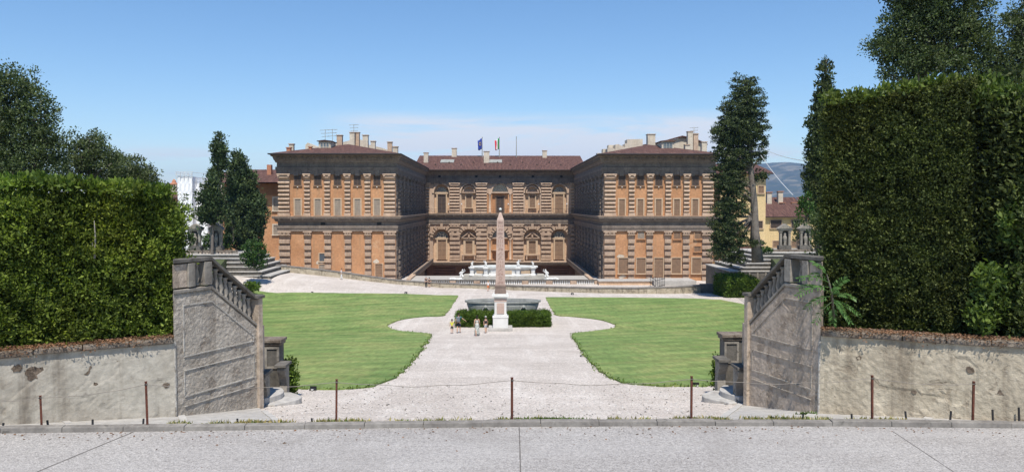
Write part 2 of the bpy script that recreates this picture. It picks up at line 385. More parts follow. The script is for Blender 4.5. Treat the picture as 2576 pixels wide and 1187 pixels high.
# ------------------------------------------------------------------ ground, road, kerb, lawns, paving
CX0, CY0, CY1 = 17.15, 143., 179.5       # sunken court of the palace
def ground():
    xs = [-9000,-4000,-1500,-600,-250,-140,-100]+list(np.arange(-80,-18,2.))+[-17.6,-17.2]+list(np.arange(-16,17,1.))+[17.2,17.6]+list(np.arange(18.5,80,2.))+[100,140,250,600,1500,4000,9000]
    ts = [-300,-60,17.22,17.27]+list(np.arange(18,60,.75))+list(np.arange(60,142,1.5))+[139.2,139.4,143,150,165,181.5,181.9,190,205,240,300,400,700,1500,4000,9500]
    mb = MB(); vs = []; fs = []
    for t in ts:
        for x in xs:
            d = unwarp(x, t) if 17 < t < 40 else t
            z = tz(x, d) if t > 17.24 else -5.1
            if abs(x) < 17.3 and 139.3 < t < 181.7: z = -22.
            if t > 300 or abs(x) > 200: z = -13.
            vs.append((x, d, z))
    n = len(xs)
    for i in range(len(ts)-1):
        for j in range(n-1): fs.append((i*n+j, i*n+j+1, (i+1)*n+j+1, (i+1)*n+j))
    mb.add(vs, fs); o = structure(mb, 'gravel_ground', M['gravel'], fix=False, smooth=False)
    o.data.materials.append(M['countryside'])
    for p in o.data.polygons:
        c = p.center
        if c.y > 204 or abs(c.x) > 62 or c.y < -60: p.material_index = 1
ground()
def drape(poly, name, mat, off, label=None, edge=2.5, fz=tz, skirt=0):
    """a sheet over the terrain inside a polygon of (x, y)"""
    bm = bmesh.new()
    vs = [bm.verts.new((p[0],p[1],0)) for p in poly]
    f = bm.faces.new(vs); bmesh.ops.triangulate(bm, faces=[f])
    for it in range(7):
        es = [e for e in bm.edges if e.calc_length() > edge]
        if not es: break
        bmesh.ops.subdivide_edges(bm, edges=es, cuts=1, use_grid_fill=False)
        bmesh.ops.triangulate(bm, faces=[f for f in bm.faces if len(f.verts) > 3])
    for v in bm.verts: v.co.z = fz(v.co.x, v.co.y)+off
    if skirt:
        be = [e for e in bm.edges if e.is_boundary]
        r = bmesh.ops.extrude_edge_only(bm, edges=be)
        for g in r['geom']:
            if isinstance(g, bmesh.types.BMVert): g.co.z -= skirt
    me = bpy.data.meshes.new(name); bm.to_mesh(me); bm.free(); me.materials.append(mat)
    o = bpy.data.objects.new(name, me); COL.objects.link(o); ORG[o.name] = Vector((0,0,0))
    return tag(o, label, None, None, 'structure')
def smooth_poly(pts, it=2):
    for _ in range(it):
        q = []
        for i,p in enumerate(pts):
            b = pts[(i+1)%len(pts)]
            q += [(p[0]*.75+b[0]*.25, p[1]*.75+b[1]*.25), (p[0]*.25+b[0]*.75, p[1]*.25+b[1]*.75)]
        pts = q
    return pts
def px_poly(pp): return [tuple(gp(*p)[:2]) for p in pp]
LL = px_poly([(690,738),(720,736.5),(900,739),(1060,741),(1152,743.5),(1153,744),(1140,768),(1120,793),(1112,796),(1060,797),(1010,804),(980,816),(976,821),(985,829),(1020,835),(1070,838.5),(1084,841),(1084,846),(1062,878),(1035,913),(1012,938),(985,956),(945,972),(900,979),(830,981),(745,979)])
LL += [(-7.9,29.6),(-10,34),(-16,44),(-22,58),(-29,82),(-33.6,102)]
LR = px_poly([(1798,752),(1600,749.5),(1373,748),(1372,749),(1384,772),(1394,790),(1400,795),(1440,797),(1500,803),(1545,815),(1553,821),(1540,828),(1490,834),(1446,838),(1438,841),(1439,846),(1452,868),(1480,906),(1510,936),(1535,954),(1575,966),(1640,972.5),(1720,973),(1792,972)])[::-1]
LR = LR[::-1]+[(8.2,30),(10.5,35),(17,46),(22,58),(27,75),(29.5,85),(29,93)]
def jit(poly, a=.10):
    out = []
    for i,p in enumerate(poly):
        b = poly[(i+1)%len(poly)]; L = math.hypot(b[0]-p[0], b[1]-p[1]); n = max(1, int(L/.8))
        for k in range(n):
            t = k/n; out.append((p[0]+(b[0]-p[0])*t+random.uniform(-a,a), p[1]+(b[1]-p[1])*t+random.uniform(-a,a)))
    return out
LLs, LRs = jit(smooth_poly(LL,1)), jit(smooth_poly(LR,1))
drape(LLs, 'lawn', M['lawn'], .07, skirt=.1)
drape(LRs, 'lawn', M['lawn'], .07, skirt=.1)

def road():
    mb = MB(); xs = np.linspace(-60,60,81); vs = []; fs = []
    for x in xs: vs += [(x,-60,-4.9),(x,kd(x)+.05,-4.9)]
    for i in range(len(xs)-1): fs.append((2*i,2*i+2,2*i+3,2*i+1))
    mb.add(vs, fs); structure(mb, 'road', M['asphalt'])
    k = MB(); g = list(np.arange(-16,16.01,1.3))
    for i in range(len(g)-1):
        x0,x1 = g[i]+.004, g[i+1]-.004; h = random.uniform(-.012,.012); e = random.uniform(-.015,.015)
        y0,y1 = kd(x0)+e, kd(x1)+e
        k.hexa([(x0,y0,-5),(x1,y1,-5),(x1,y1+.2,-5),(x0,y0+.2,-5)],
               [(x0,y0+.02,-4.795+h),(x1,y1+.02,-4.795+h),(x1,y1+.19,-4.78+h),(x0,y0+.19,-4.78+h)])
    structure(k, 'kerb', M['kerb'], bevel=.012)
    pm = MB(); v = ray(2238,1071); q = v*(-4.9/v.z)
    pm.prism([(q.x+.09*random.uniform(.6,1.2)*math.cos(t_), q.y+.05*random.uniform(.6,1.2)*math.sin(t_)) for t_ in np.linspace(0,5.6,9)], -4.9, -4.894, 'z')
    structure(pm, 'road_paint_mark', m_plain('orange_paint', (.62,.16,.07,1), .8, .2, 9))
    # joints sealed in the slab
    j = MB()
    def rp(px,py): v = ray(px,py); return v*(-4.9/v.z)
    for a,b,wd in (((60,1200),(335,1086),.035),((1306,1074),(1310,1200),.022),((2245,1084),(2420,1200),.018)):
        p,q = rp(*a), rp(*b); n = Vector((q.y-p.y, p.x-q.x, 0)).normalized(); pts = [p.lerp(q, i/14) for i in range(15)]
        L = [x+n*(wd+random.uniform(-.008,.008))*.5 for x in pts]; Rr = [x-n*(wd+random.uniform(-.008,.008))*.5 for x in pts]
        vs = [(x.x,x.y,-4.896) for x in L]+[(x.x,x.y,-4.896) for x in Rr]
        j.add(vs, [(i,i+1,16+i,15+i) for i in range(14)])
    structure(j, 'road_joint', m_plain('joint_tar', (.13,.12,.11,1), .9, .2, 6))
road()
def strip(a, b, w, name, mat, h=.05):
    mb = MB(); p,q = gp(*a), gp(*b); n = Vector((q.y-p.y, p.x-q.x,0)).normalized()*w*.5
    N = 8
    for i in range(N):
        A,B = p.lerp(q,i/N), p.lerp(q,(i+1)/N)
        za,zb = tz(A.x,A.y)+h, tz(B.x,B.y)+h
        mb.hexa([(A.x-n.x,A.y-n.y,za-.15),(B.x-n.x,B.y-n.y,zb-.15),(B.x+n.x,B.y+n.y,zb-.15),(A.x+n.x,A.y+n.y,za-.15)],
                [(A.x-n.x,A.y-n.y,za),(B.x-n.x,B.y-n.y,zb),(B.x+n.x,B.y+n.y,zb),(A.x+n.x,A.y+n.y,za)])
    return structure(mb, name, mat)

# retaining walls and stair walls: corner points
LA, LB, LC = Vector((-16.2,14.9)), Vector(at(440,1045,19.5)[:2]), Vector(at(652,1030,22.3)[:2])
LA = LB+(Vector(at(0,1050,17.7)[:2])-LB)*1.9
RB, RC = Vector(at(2062,1035,19.4)[:2]), Vector(at(1881,1018,22.3)[:2])
RA = RB+(Vector(at(2576,1035,17.4)[:2])-RB)*1.9
def kp(x, o=.27): return (x, kd(x)+o)
drape([tuple(LA),tuple(LB),tuple(LC),tuple(gp(662,1037)[:2]),tuple(gp(690,1058)[:2]),kp(-6.0),kp(-8),kp(-10.5),kp(-13.5)], 'paving', M['paving'], .025, edge=1.)
drape([tuple(RA),tuple(RB),tuple(RC),tuple(gp(1868,1012)[:2]),tuple(gp(1812,1056)[:2]),kp(5.2),kp(8),kp(10.5),kp(13.5)], 'paving', M['paving'], .025, edge=1.)
for a,b,wd in (((664,1036),(694,1061),.14),((455,1046),(462,1062),.16),((150,1053),(172,1068),.14),((1869,1012),(1814,1057),.16),((2052,1036),(2036,1052),.2),((2362,1038),(2332,1058),.18)):
    strip(a, b, wd, 'paving_edge', M['paving_edge'])

# ------------------------------------------------------------------ foliage
def leaf_mesh(C, A, size, width=.5, fold=.25, name='leaves'):
    """diamond leaves: centres C, axis directions A (n,3), lengths size (n)"""
    n = len(C); C = np.asarray(C, float); A = np.asarray(A, float); A /= np.linalg.norm(A,axis=1)[:,None]+1e-9
    r = rng.normal(size=(n,3)); Sd = np.cross(A, r); Sd /= np.linalg.norm(Sd,axis=1)[:,None]+1e-9
    Nn = np.cross(A, Sd); L = np.asarray(size)[:,None]
    V = np.empty((n,4,3)); V[:,0] = C-A*L*.5; V[:,1] = C+Sd*L*width*.5+Nn*L*fold*.5; V[:,2] = C+A*L*.5; V[:,3] = C-Sd*L*width*.5+Nn*L*fold*.5
    return V.reshape(-1,3)
def quads_obj(V, name, mat, parent=None, org=(0,0,0)):
    o3 = ORG[parent.name] if parent is not None else Vector(org)
    V = V-np.array(o3)[None,:]
    n = len(V)//4; me = bpy.data.meshes.new(name)
    me.vertices.add(len(V)); me.vertices.foreach_set('co', V.astype(np.float32).ravel())
    me.loops.add(len(V)); me.loops.foreach_set('vertex_index', np.arange(len(V),dtype=np.int32))
    me.polygons.add(n); me.polygons.foreach_set('loop_start', np.arange(0,len(V),4,dtype=np.int32))
    try: me.polygons.foreach_set('loop_total', np.full(n,4,dtype=np.int32))
    except Exception: pass
    me.update(calc_edges=True); me.materials.append(mat)
    o = bpy.data.objects.new(name, me); COL.objects.link(o)
    if parent is not None: o.parent = parent
    else: o.location = o3
    ORG[o.name] = o3
    return o
def unit(n):
    a = rng.normal(size=(n,3)); return a/np.linalg.norm(a,axis=1)[:,None]
def clump_leaves(C, Rr, per, size, up=.35, flat=1., width=.5):
    """C clump centres (n,3), Rr radii (n)"""
    n = len(C); d = unit(n*per).reshape(n,per,3); rad = rng.random((n,per,1))**.45
    off = d*rad*np.asarray(Rr)[:,None,None]; off[:,:,2] *= flat
    P = (np.asarray(C)[:,None,:]+off).reshape(-1,3)
    A = d.reshape(-1,3)*.8+rng.normal(size=(n*per,3))*.5; A[:,2] += up
    s = size*rng.uniform(.65,1.35,n*per)
    return leaf_mesh(P, A, s, width)
def ell(c, r, n, shell=.4):
    d = unit(n); t = rng.random(n)**shell
    return np.array(c)+d*t[:,None]*np.array(r)
def E(px, py, rx, ry, d, k=.9):   # an ellipsoid lobe that sits at a pixel at distance d
    c = at(px,py,d); s = d/F; return (tuple(c), (rx*s, rx*s*k, ry*s))
def foliage_lobes(lobes, clump, per, size, dens=1., up=.35, flat=.8, shell=.4):
    out = []
    for c,r in lobes:
        vol = r[0]*r[1]*r[2]*4.19; n = max(4, int(dens*1.9*vol/(clump**3*4.19)*1.5))
        C = ell(c, r, n, shell); out.append(clump_leaves(C, clump*rng.uniform(.6,1.3,n), per, size, up, flat))
    return np.concatenate(out)
def trunk_mb(pts, radii, limbs, seedv=1):
    mb = MB(); mb.tube(pts, radii, 9)
    for a,b,r in limbs:
        a,b = Vector(a),Vector(b); m = a.lerp(b,.5)+Vector((random.uniform(-.2,.2),random.uniform(-.2,.2),.12*(b-a).length*.5))
        mb.tube([a,m,b],[r,r*.7,r*.25],6)
    return mb
def tree(name, label, cat, base, lobes, clump, per, size, mat, trunk_r, group=None, dens=1., top=None, flat=.8, up=.35, shell=.4, limbs=14, core=0):
    base = Vector(base); t = thing(name, label, cat, base, group)
    cs = [Vector(c) for c,r in lobes]
    top = Vector(top) if top is not None else max(cs, key=lambda c: c.z)
    n = 7; pts = [base.lerp(top, i/(n-1))+Vector((random.uniform(-.12,.12),random.uniform(-.12,.12),0))*(0 if i in (0,n-1) else 1) for i in range(n)]
    rad = [trunk_r*(1.25 if i == 0 else 1)*(1-.8*i/(n-1)) for i in range(n)]
    lm = []
    for k in range(limbs):
        c,r = lobes[k%len(lobes)]; e = Vector(ell(c, tuple(x*.8 for x in r), 1)[0])
        zz = min(max(base.z+(top.z-base.z)*.25, e.z-abs(r[0])*.6-.5), top.z-.3)
        f = (zz-base.z)/max(.1,(top.z-base.z)); a = base.lerp(top, max(.15,min(.95,f)))
        lm.append((a, e, trunk_r*.4*(1-.6*f)))
    trunk_mb(pts, rad, lm).build('trunk', M['bark'], t, smooth=True)
    V = foliage_lobes(lobes, clump, per, size, dens, up, flat, shell)
    if core:
        cl = [(c, tuple(x*core for x in r)) for c,r in lobes]
        V = np.concatenate([V, foliage_lobes(cl, clump*1.3, max(6,per//3), size*2.4, dens, up, flat, .5)])
    quads_obj(V, 'crown', mat, t)
    return t
def surf_hedge(t, quads, mat, clump, dens, per, size, bulge=.16, core_in=.35, core=True, up=.45):
    """clipped hedge: leaf clumps over flat faces given as (p0, ux, uz, normal)"""
    out = []
    for p0,ux,uz,nn in quads:
        p0,ux,uz,nn = (np.array(v,float) for v in (p0,ux,uz,nn))
        area = np.linalg.norm(np.cross(ux,uz)); n = int(area*dens)
        a,b = rng.random((n,1)), rng.random((n,1))
        wv = (np.sin(a*9.3+b*4.1+1)*np.sin(b*8.2-a*3+2)+np.sin(a*23+3)*np.sin(b*19+a*5))*.5
        C = p0+ux*a+uz*b+nn*(wv*bulge+rng.normal(size=(n,1))*bulge*.55-.05)
        keep = (np.sin(a*31+b*11+3)*np.sin(b*27-a*13+1)+rng.normal(size=(n,1))*.35 > -.62)[:,0]; C = C[keep]; n = len(C)
        d = unit(n*per).reshape(n,per,3); d = d+nn[None,None,:]*.55
        rad = rng.random((n,per,1))**.5; Rr = clump*rng.uniform(.6,1.35,n)
        P = (C[:,None,:]+d*rad*Rr[:,None,None]).reshape(-1,3)
        A = d.reshape(-1,3)*.7+rng.normal(size=(n*per,3))*.45; A[:,2] += up
        out.append(leaf_mesh(P, A, size*rng.uniform(.6,1.35,n*per), .48))
        if core:               # deeper, sparser leaves behind the outer ones
            m = int(area*dens*per*.25); a,b = rng.random((m,1)), rng.random((m,1))
            P = p0+ux*a+uz*b-nn*rng.uniform(.1,core_in,(m,1))
            out.append(leaf_mesh(P, unit(m), size*1.5*rng.uniform(.7,1.3,m), .55))
    return quads_obj(np.concatenate(out), 'leaf_mass', mat, t)
def blades(points, h, w, mat, name, lean=.4):
    n = len(points); P = np.asarray(points,float); A = np.zeros((n,3)); A[:,2] = 1; A[:,:2] = rng.normal(size=(n,2))*lean
    L = h*rng.uniform(.5,1.3,n); A /= np.linalg.norm(A,axis=1)[:,None]
    return leaf_mesh(P+A*L[:,None]*.45, A, L, w, .1)
# ------------------------------------------------------------------ palace
YF, YB, HW = 130., 180., 17.4
XL, XR = -36.9, 35.9
def MF(y): return Matrix(((1,0,0,0),(0,-1,0,y),(0,0,1,0),(0,0,0,1)))          # (u, out, z) on a face towards the camera
def MS(x, s): return Matrix(((0,s,0,x),(1,0,0,0),(0,0,1,0),(0,0,0,1)))         # face of a wing towards the court; s = +1 faces +x
pal = thing('palace', 'broad brown stone palace with two orange plastered wings around a sunken court', 'palace', (0,YF,-12.6))
def B(Mx=None): return MB(Mx)
def block(mb, u0, u1, z0, z1, w0, w1, ch):
    ch = min(ch, (z1-z0)*.45)
    mb.prism([(w0,z0),(w1-ch,z0),(w1,z0+ch),(w1,z1-ch),(w1-ch,z1),(w0,z1)], u0, u1, 'x')
def pilaster(Mx, uc, wd, z0, z1, pitch, frac, win, wout, ch, mat, kind, base=.5):
    mb = MB(Mx); u0,u1 = uc-wd/2, uc+wd/2
    cap = .75
    block(mb, u0-.06, u1+.06, z0, z0+base, 0, wout+.06, .05)
    mb.box(u0+.07, u1-.07, 0, win, z0+base, z1-cap)
    z = z0+base+.08; k = 0
    while z+pitch*frac < z1-cap+.02:
        e = random.uniform(-.03,.03)
        block(mb, u0+(0 if k%2 else .05), u1-(0 if k%2 else .05), z, z+pitch*frac, win-.02, wout+e, ch); z += pitch; k += 1
    p = mb.build('pilaster', mat, pal)
    c = MB(Mx)
    block(c, u0-.02, u1+.02, z1-cap+.02, z1-cap+.16, 0, wout+.02, .04)
    block(c, u0+.06, u1-.06, z1-cap+.16, z1-.26, 0, wout-.08, .03)
    if kind == 'ionic':
        for s in (u0+.10, u1-.10): c.tube([Mx.inverted()@(Mx@Vector((s,0.02,z1-.34))), (s,wout+.12,z1-.34)], .17, 8)
    else:
        for s in (0,1,2): block(c, u0+(u1-u0)*(s+.15)/3, u0+(u1-u0)*(s+.85)/3, z1-cap+.2, z1-.22, wout-.1, wout+.08, .08)
    block(c, u0-.14, u1+.14, z1-.25, z1-.02, 0, wout+.14, .04)
    c.build('capital', M['pietra_pale'] if mat is not M['pietra_dark'] else mat, p)
    return p
def window(Mx, uc, wd, z0, z1, fr, fmat, smat, parent=pal, leaves=2, w0=.02, proud=.14, sill=True, slats=7, label=None):
    f = MB(Mx); u0,u1 = uc-wd/2, uc+wd/2
    f.box(u0-fr, u0, w0, w0+proud, z0, z1+fr); f.box(u1, u1+fr, w0, w0+proud, z0, z1+fr); f.box(u0, u1, w0, w0+proud, z1, z1+fr)
    if sill: f.box(u0-fr-.1, u1+fr+.1, w0, w0+proud+.12, z0-.16, z0)
    o = f.build('window', fmat, parent); tag(o, label)
    for k in range(leaves):
        s = MB(Mx); a,b = u0+(u1-u0)*k/leaves+.012, u0+(u1-u0)*(k+1)/leaves-.012
        s.box(a, b, w0-.01, w0+.025, z0+.01, z1-.01)
        st = .09
        s.box(a, a+st, w0+.025, w0+.065, z0+.01, z1-.01); s.box(b-st, b, w0+.025, w0+.065, z0+.01, z1-.01)
        h = (z1-z0)/slats
        for i in range(slats+1):
            zc = min(max(z0+.06, z0+h*i), z1-.06); s.box(a+st, b-st, w0+.025, w0+.06, zc-.045, zc+.045)
        s.build('shutter', smat, o)
    return o
def fan(Mx, uc, zs, r, wi, parent=pal, bars=6):
    f = MB(Mx); n = 20
    arc = [(uc+r*math.cos(math.pi*i/n), zs+r*math.sin(math.pi*i/n)) for i in range(n+1)]
    f.prism([(p[0],p[1]) for p in arc], wi-.05, wi, 'y')
    o = f.build('fanlight', M['glass'], parent)
    g = MB(Mx)
    def P(r_, a): return (uc+r_*math.cos(a), wi+.05, zs+r_*math.sin(a))
    for i in range(1,bars): g.tube([P(r*.3, math.pi*i/bars), P(r*.98, math.pi*i/bars)], .035, 4)
    for rr in (.33,.66,.97): g.tube([P(r*rr, math.pi*i/n) for i in range(n+1)], .035, 4)
    g.tube([(uc-r,wi+.05,zs+.03),(uc+r,wi+.05,zs+.03)], .05, 4)
    g.build('glazing_bar', M['cream'], o)
    return o
def ring(mb, uc, zs, r0, r1, w0, w1, n=14, gap=0., alt=0.):
    for i in range(n):
        a,b = math.pi*(i+gap)/n, math.pi*(i+1-gap)/n; rr = r1+(alt if i%2 else 0); ww = w1+(.06 if i%2 else 0)*bool(alt)
        am = (a+b)/2
        mb.prism([(uc+r0*math.cos(a),zs+r0*math.sin(a)),(uc+rr*math.cos(a),zs+rr*math.sin(a)),(uc+rr*math.cos(b),zs+rr*math.sin(b)),(uc+r0*math.cos(b),zs+r0*math.sin(b))], w0, ww, 'y')
def spandrel(mb, u0, u1, uc, zs, zt, r, w0, w1, n=18):
    pts = [(u0,zs),(uc-r,zs)]+[(uc-r*math.cos(math.pi*i/n), zs+r*math.sin(math.pi*i/n)) for i in range(1,n)]+[(uc+r,zs),(u1,zs),(u1,zt),(u0,zt)]
    # split in two halves so each polygon is simple
    h = n//2
    L = [(u0,zs)]+[(uc-r*math.cos(math.pi*i/n), zs+r*math.sin(math.pi*i/n)) for i in range(0,h+1)]+[(uc,zt),(u0,zt)]
    Rr = [(uc,zt)]+[(uc-r*math.cos(math.pi*i/n), zs+r*math.sin(math.pi*i/n)) for i in range(h,n+1)]+[(u1,zs),(u1,zt)]
    mb.prism(L, w0, w1, 'y'); mb.prism(Rr, w0, w1, 'y')

# bodies
wl = MB(); wl.box(XL, -HW-.05, YF, 205, -13.4, 8.2); wl.build('wing_wall', M['plaster'], pal)
wr_ = MB(); wr_.box(HW+.05, XR, YF, 205, -13.4, 8.2); wr_.build('wing_wall', M['plaster'], pal)
bk = MB(); bk.box(-HW-.04, HW+.04, YB+.9, 204, -22, 8.2); bk.build('court_wall', M['plaster_pale'], pal)
# string course, eaves, court ledge
ring_path = [(XL,203),(XL,YF),(-HW,YF),(-HW,YB),(HW,YB),(HW,YF),(XR,YF),(XR,203)]
gs = MB(); gs.sweep(ring_path, [(-.3,-4.25),(.28,-4.25),(.28,-3.75),(.36,-3.75),(.36,-3.3),(.16,-3.25),(.16,-2.65),(.45,-2.6),(.6,-2.35),(.62,-2.2),(.92,-2.1),(.95,-1.78),(-.3,-1.78)])
g = MB(); g.sweep(ring_path, [(-.3,-1.80),(1.0,-1.80),(1.0,-1.70),(-.3,-1.70)]); g.build('ledge_top', M['pietra_pale'], pal)
gc = MB(); gc.sweep(ring_path, [(-.3,5.35),(.30,5.35),(.30,5.95),(.42,5.95),(.42,6.45),(.22,6.5),(.22,7.15),(.4,7.2),(.5,7.5),(.58,7.55),(.7,7.85),(.75,8.1),(1.0,8.2),(1.05,8.42),(-.3,8.42)])
def absorb(dst, src): 
    n = len(dst.v); dst.v += src.v; dst.f += [tuple(i+n for i in f) for f in src.f]
# flat arch blocks under the upper entablature and brackets under eaves and ledge
def along(Mx, u0, u1, pitch, fn):
    n = max(1,int((u1-u0)/pitch)); mb = MB(Mx)
    for i in range(n):
        a = u0+(u1-u0)*i/n; fn(mb, a, a+(u1-u0)/n, i)
    return mb
def vou(mb, a, b, i):
    k = .10*((i%6)-2.5)*.35
    mb.prism([(a+.03+k,5.0 if i%2 else 5.2),(b-.03+k,5.0 if i%2 else 5.2),(b-.03+k*1.8,6.25),(a+.03+k*1.8,6.25)], .28, .34+(.06 if i%2 else 0), 'y')
def brk(mb, a, b, i): block(mb, a+.12, a+.42, 7.62, 8.15, .4, .98, .12)
def brk2(mb, a, b, i): block(mb, a+.10, a+.34, -2.36, -2.12, .4, .88, .06)
for Mx,a,b in ((MF(YF),XL,-HW),(MF(YF),HW,XR),(MF(YB),-HW+.6,HW-.6),(MS(-HW,1),YF,YB),(MS(HW,-1),YF,YB)):
    absorb(gc, along(Mx, a, b, .82, vou))
    absorb(gc, along(Mx, a, b, .95, brk))
    absorb(gs, along(Mx, a, b, 1.9, brk2))

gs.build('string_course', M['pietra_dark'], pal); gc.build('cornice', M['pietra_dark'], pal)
# wing fronts
def zl(dy, d=YF): return at(1258, dy, d).z
def wing_front(side, pil, corners, wins, lab):
    Mx = MF(YF)
    for c,wd in corners:
        pilaster(Mx, c, wd, -1.7, 5.35, .68, .58, .12, .62, .20, M['pietra_pale'], 'ionic')
        pilaster(Mx, c, wd, -13.2, -4.2, 1.06, .62, .06, .48, .06, M['pietra'], 'flat')
    for c in pil:
        pilaster(Mx, c, 1.0, -1.7, 5.35, .68, .57, .10, .60, .20, M['pietra_pale'], 'ionic')
        pilaster(Mx, c, 1.16, -13.2, -4.2, 1.06, .61, .05, .44, .06, M['pietra'], 'flat')
    sm_ = M['shutter_grey'] if side < 0 else M['shutter']
    for c in wins:
        window(Mx, c, .98, -1.62, 1.12, .2, M['frame'], sm_, sill=False)
        window(Mx, c, 1.12, 3.42, 5.1, .1, M['shutter'], M['wood_dark'], sill=True, slats=4, proud=.08)
        fl = MB(Mx); fl.lathe((c,.16,3.05), [(.06,0),(.11,.06),(.09,.18)], 8); fl.build('floodlight', M['white'], pal)
PL = [-32.12,-28.78,-25.42,-22.08]; WL = [-33.72,-30.4,-27.1,-23.8,-20.55]
wing_front(-1, PL, [(-35.95,1.9),(-18.42,1.9)], WL, 'left')
PR = [22.05,25.12,28.2,31.28]; WR = [20.45,23.55,26.62,29.7,32.8]
wing_front(1, PR, [(18.42,1.9),(34.9,1.9)], WR, 'right')
FX = MF(YF)
# openings that only one wing has
window(FX, -29.62, 1.2, -9.25, -7.95, .14, M['frame'], M['glass'], leaves=2, slats=3, label='small glazed window with a stone frame')
window(FX, -29.62, 1.4, -13.2, -9.8, .12, M['plaster_pale'], M['shutter_grey'], sill=False)
window(FX, -20.3, 1.2, -13.2, -9.7, .12, M['plaster_pale'], M['shutter'], sill=False)
for c,wd,z0,z1,fr in ((20.75,1.62,-11.35,-8.75,.12),(23.72,1.5,-11.35,-8.75,.12),(26.72,1.5,-13.2,-8.75,.12),(29.68,1.5,-11.35,-8.75,.14),(33.1,1.5,-11.35,-8.75,.16)):
    window(FX, c, wd, z0, z1, fr, M['frame'], M['shutter'], sill=z0 > -13)
for c,z0,z1 in ((23.7,-5.5,-4.4),(29.8,-5.55,-4.45),(33.3,-5.55,-4.4),(33.25,-7.65,-6.8)):
    window(FX, c, 1.15, z0, z1, .1, M['plaster'], M['shutter_grey'] if c < 25 else M['shutter'], slats=4)
for u in (-29.55,-20.2): 
    v = MB(FX); v.box(u-.38,u+.38,.17,.2,-3.2,-2.72); v.build('vent', M['black'], pal)
for u,z in ((-30.2,-9.5),(-20.75,-9.25),(20.6,-11.9),(20.3,-8.45)):                  # fallen plaster around the low openings
    v = MB(FX); pts = [(u+random.uniform(.45,.75)*math.cos(a*.7), z+random.uniform(.2,.42)*math.sin(a*.7)) for a in range(9)]
    v.prism(pts, .0, .03, 'y'); v.build('plaster_patch', M['cream'], pal)
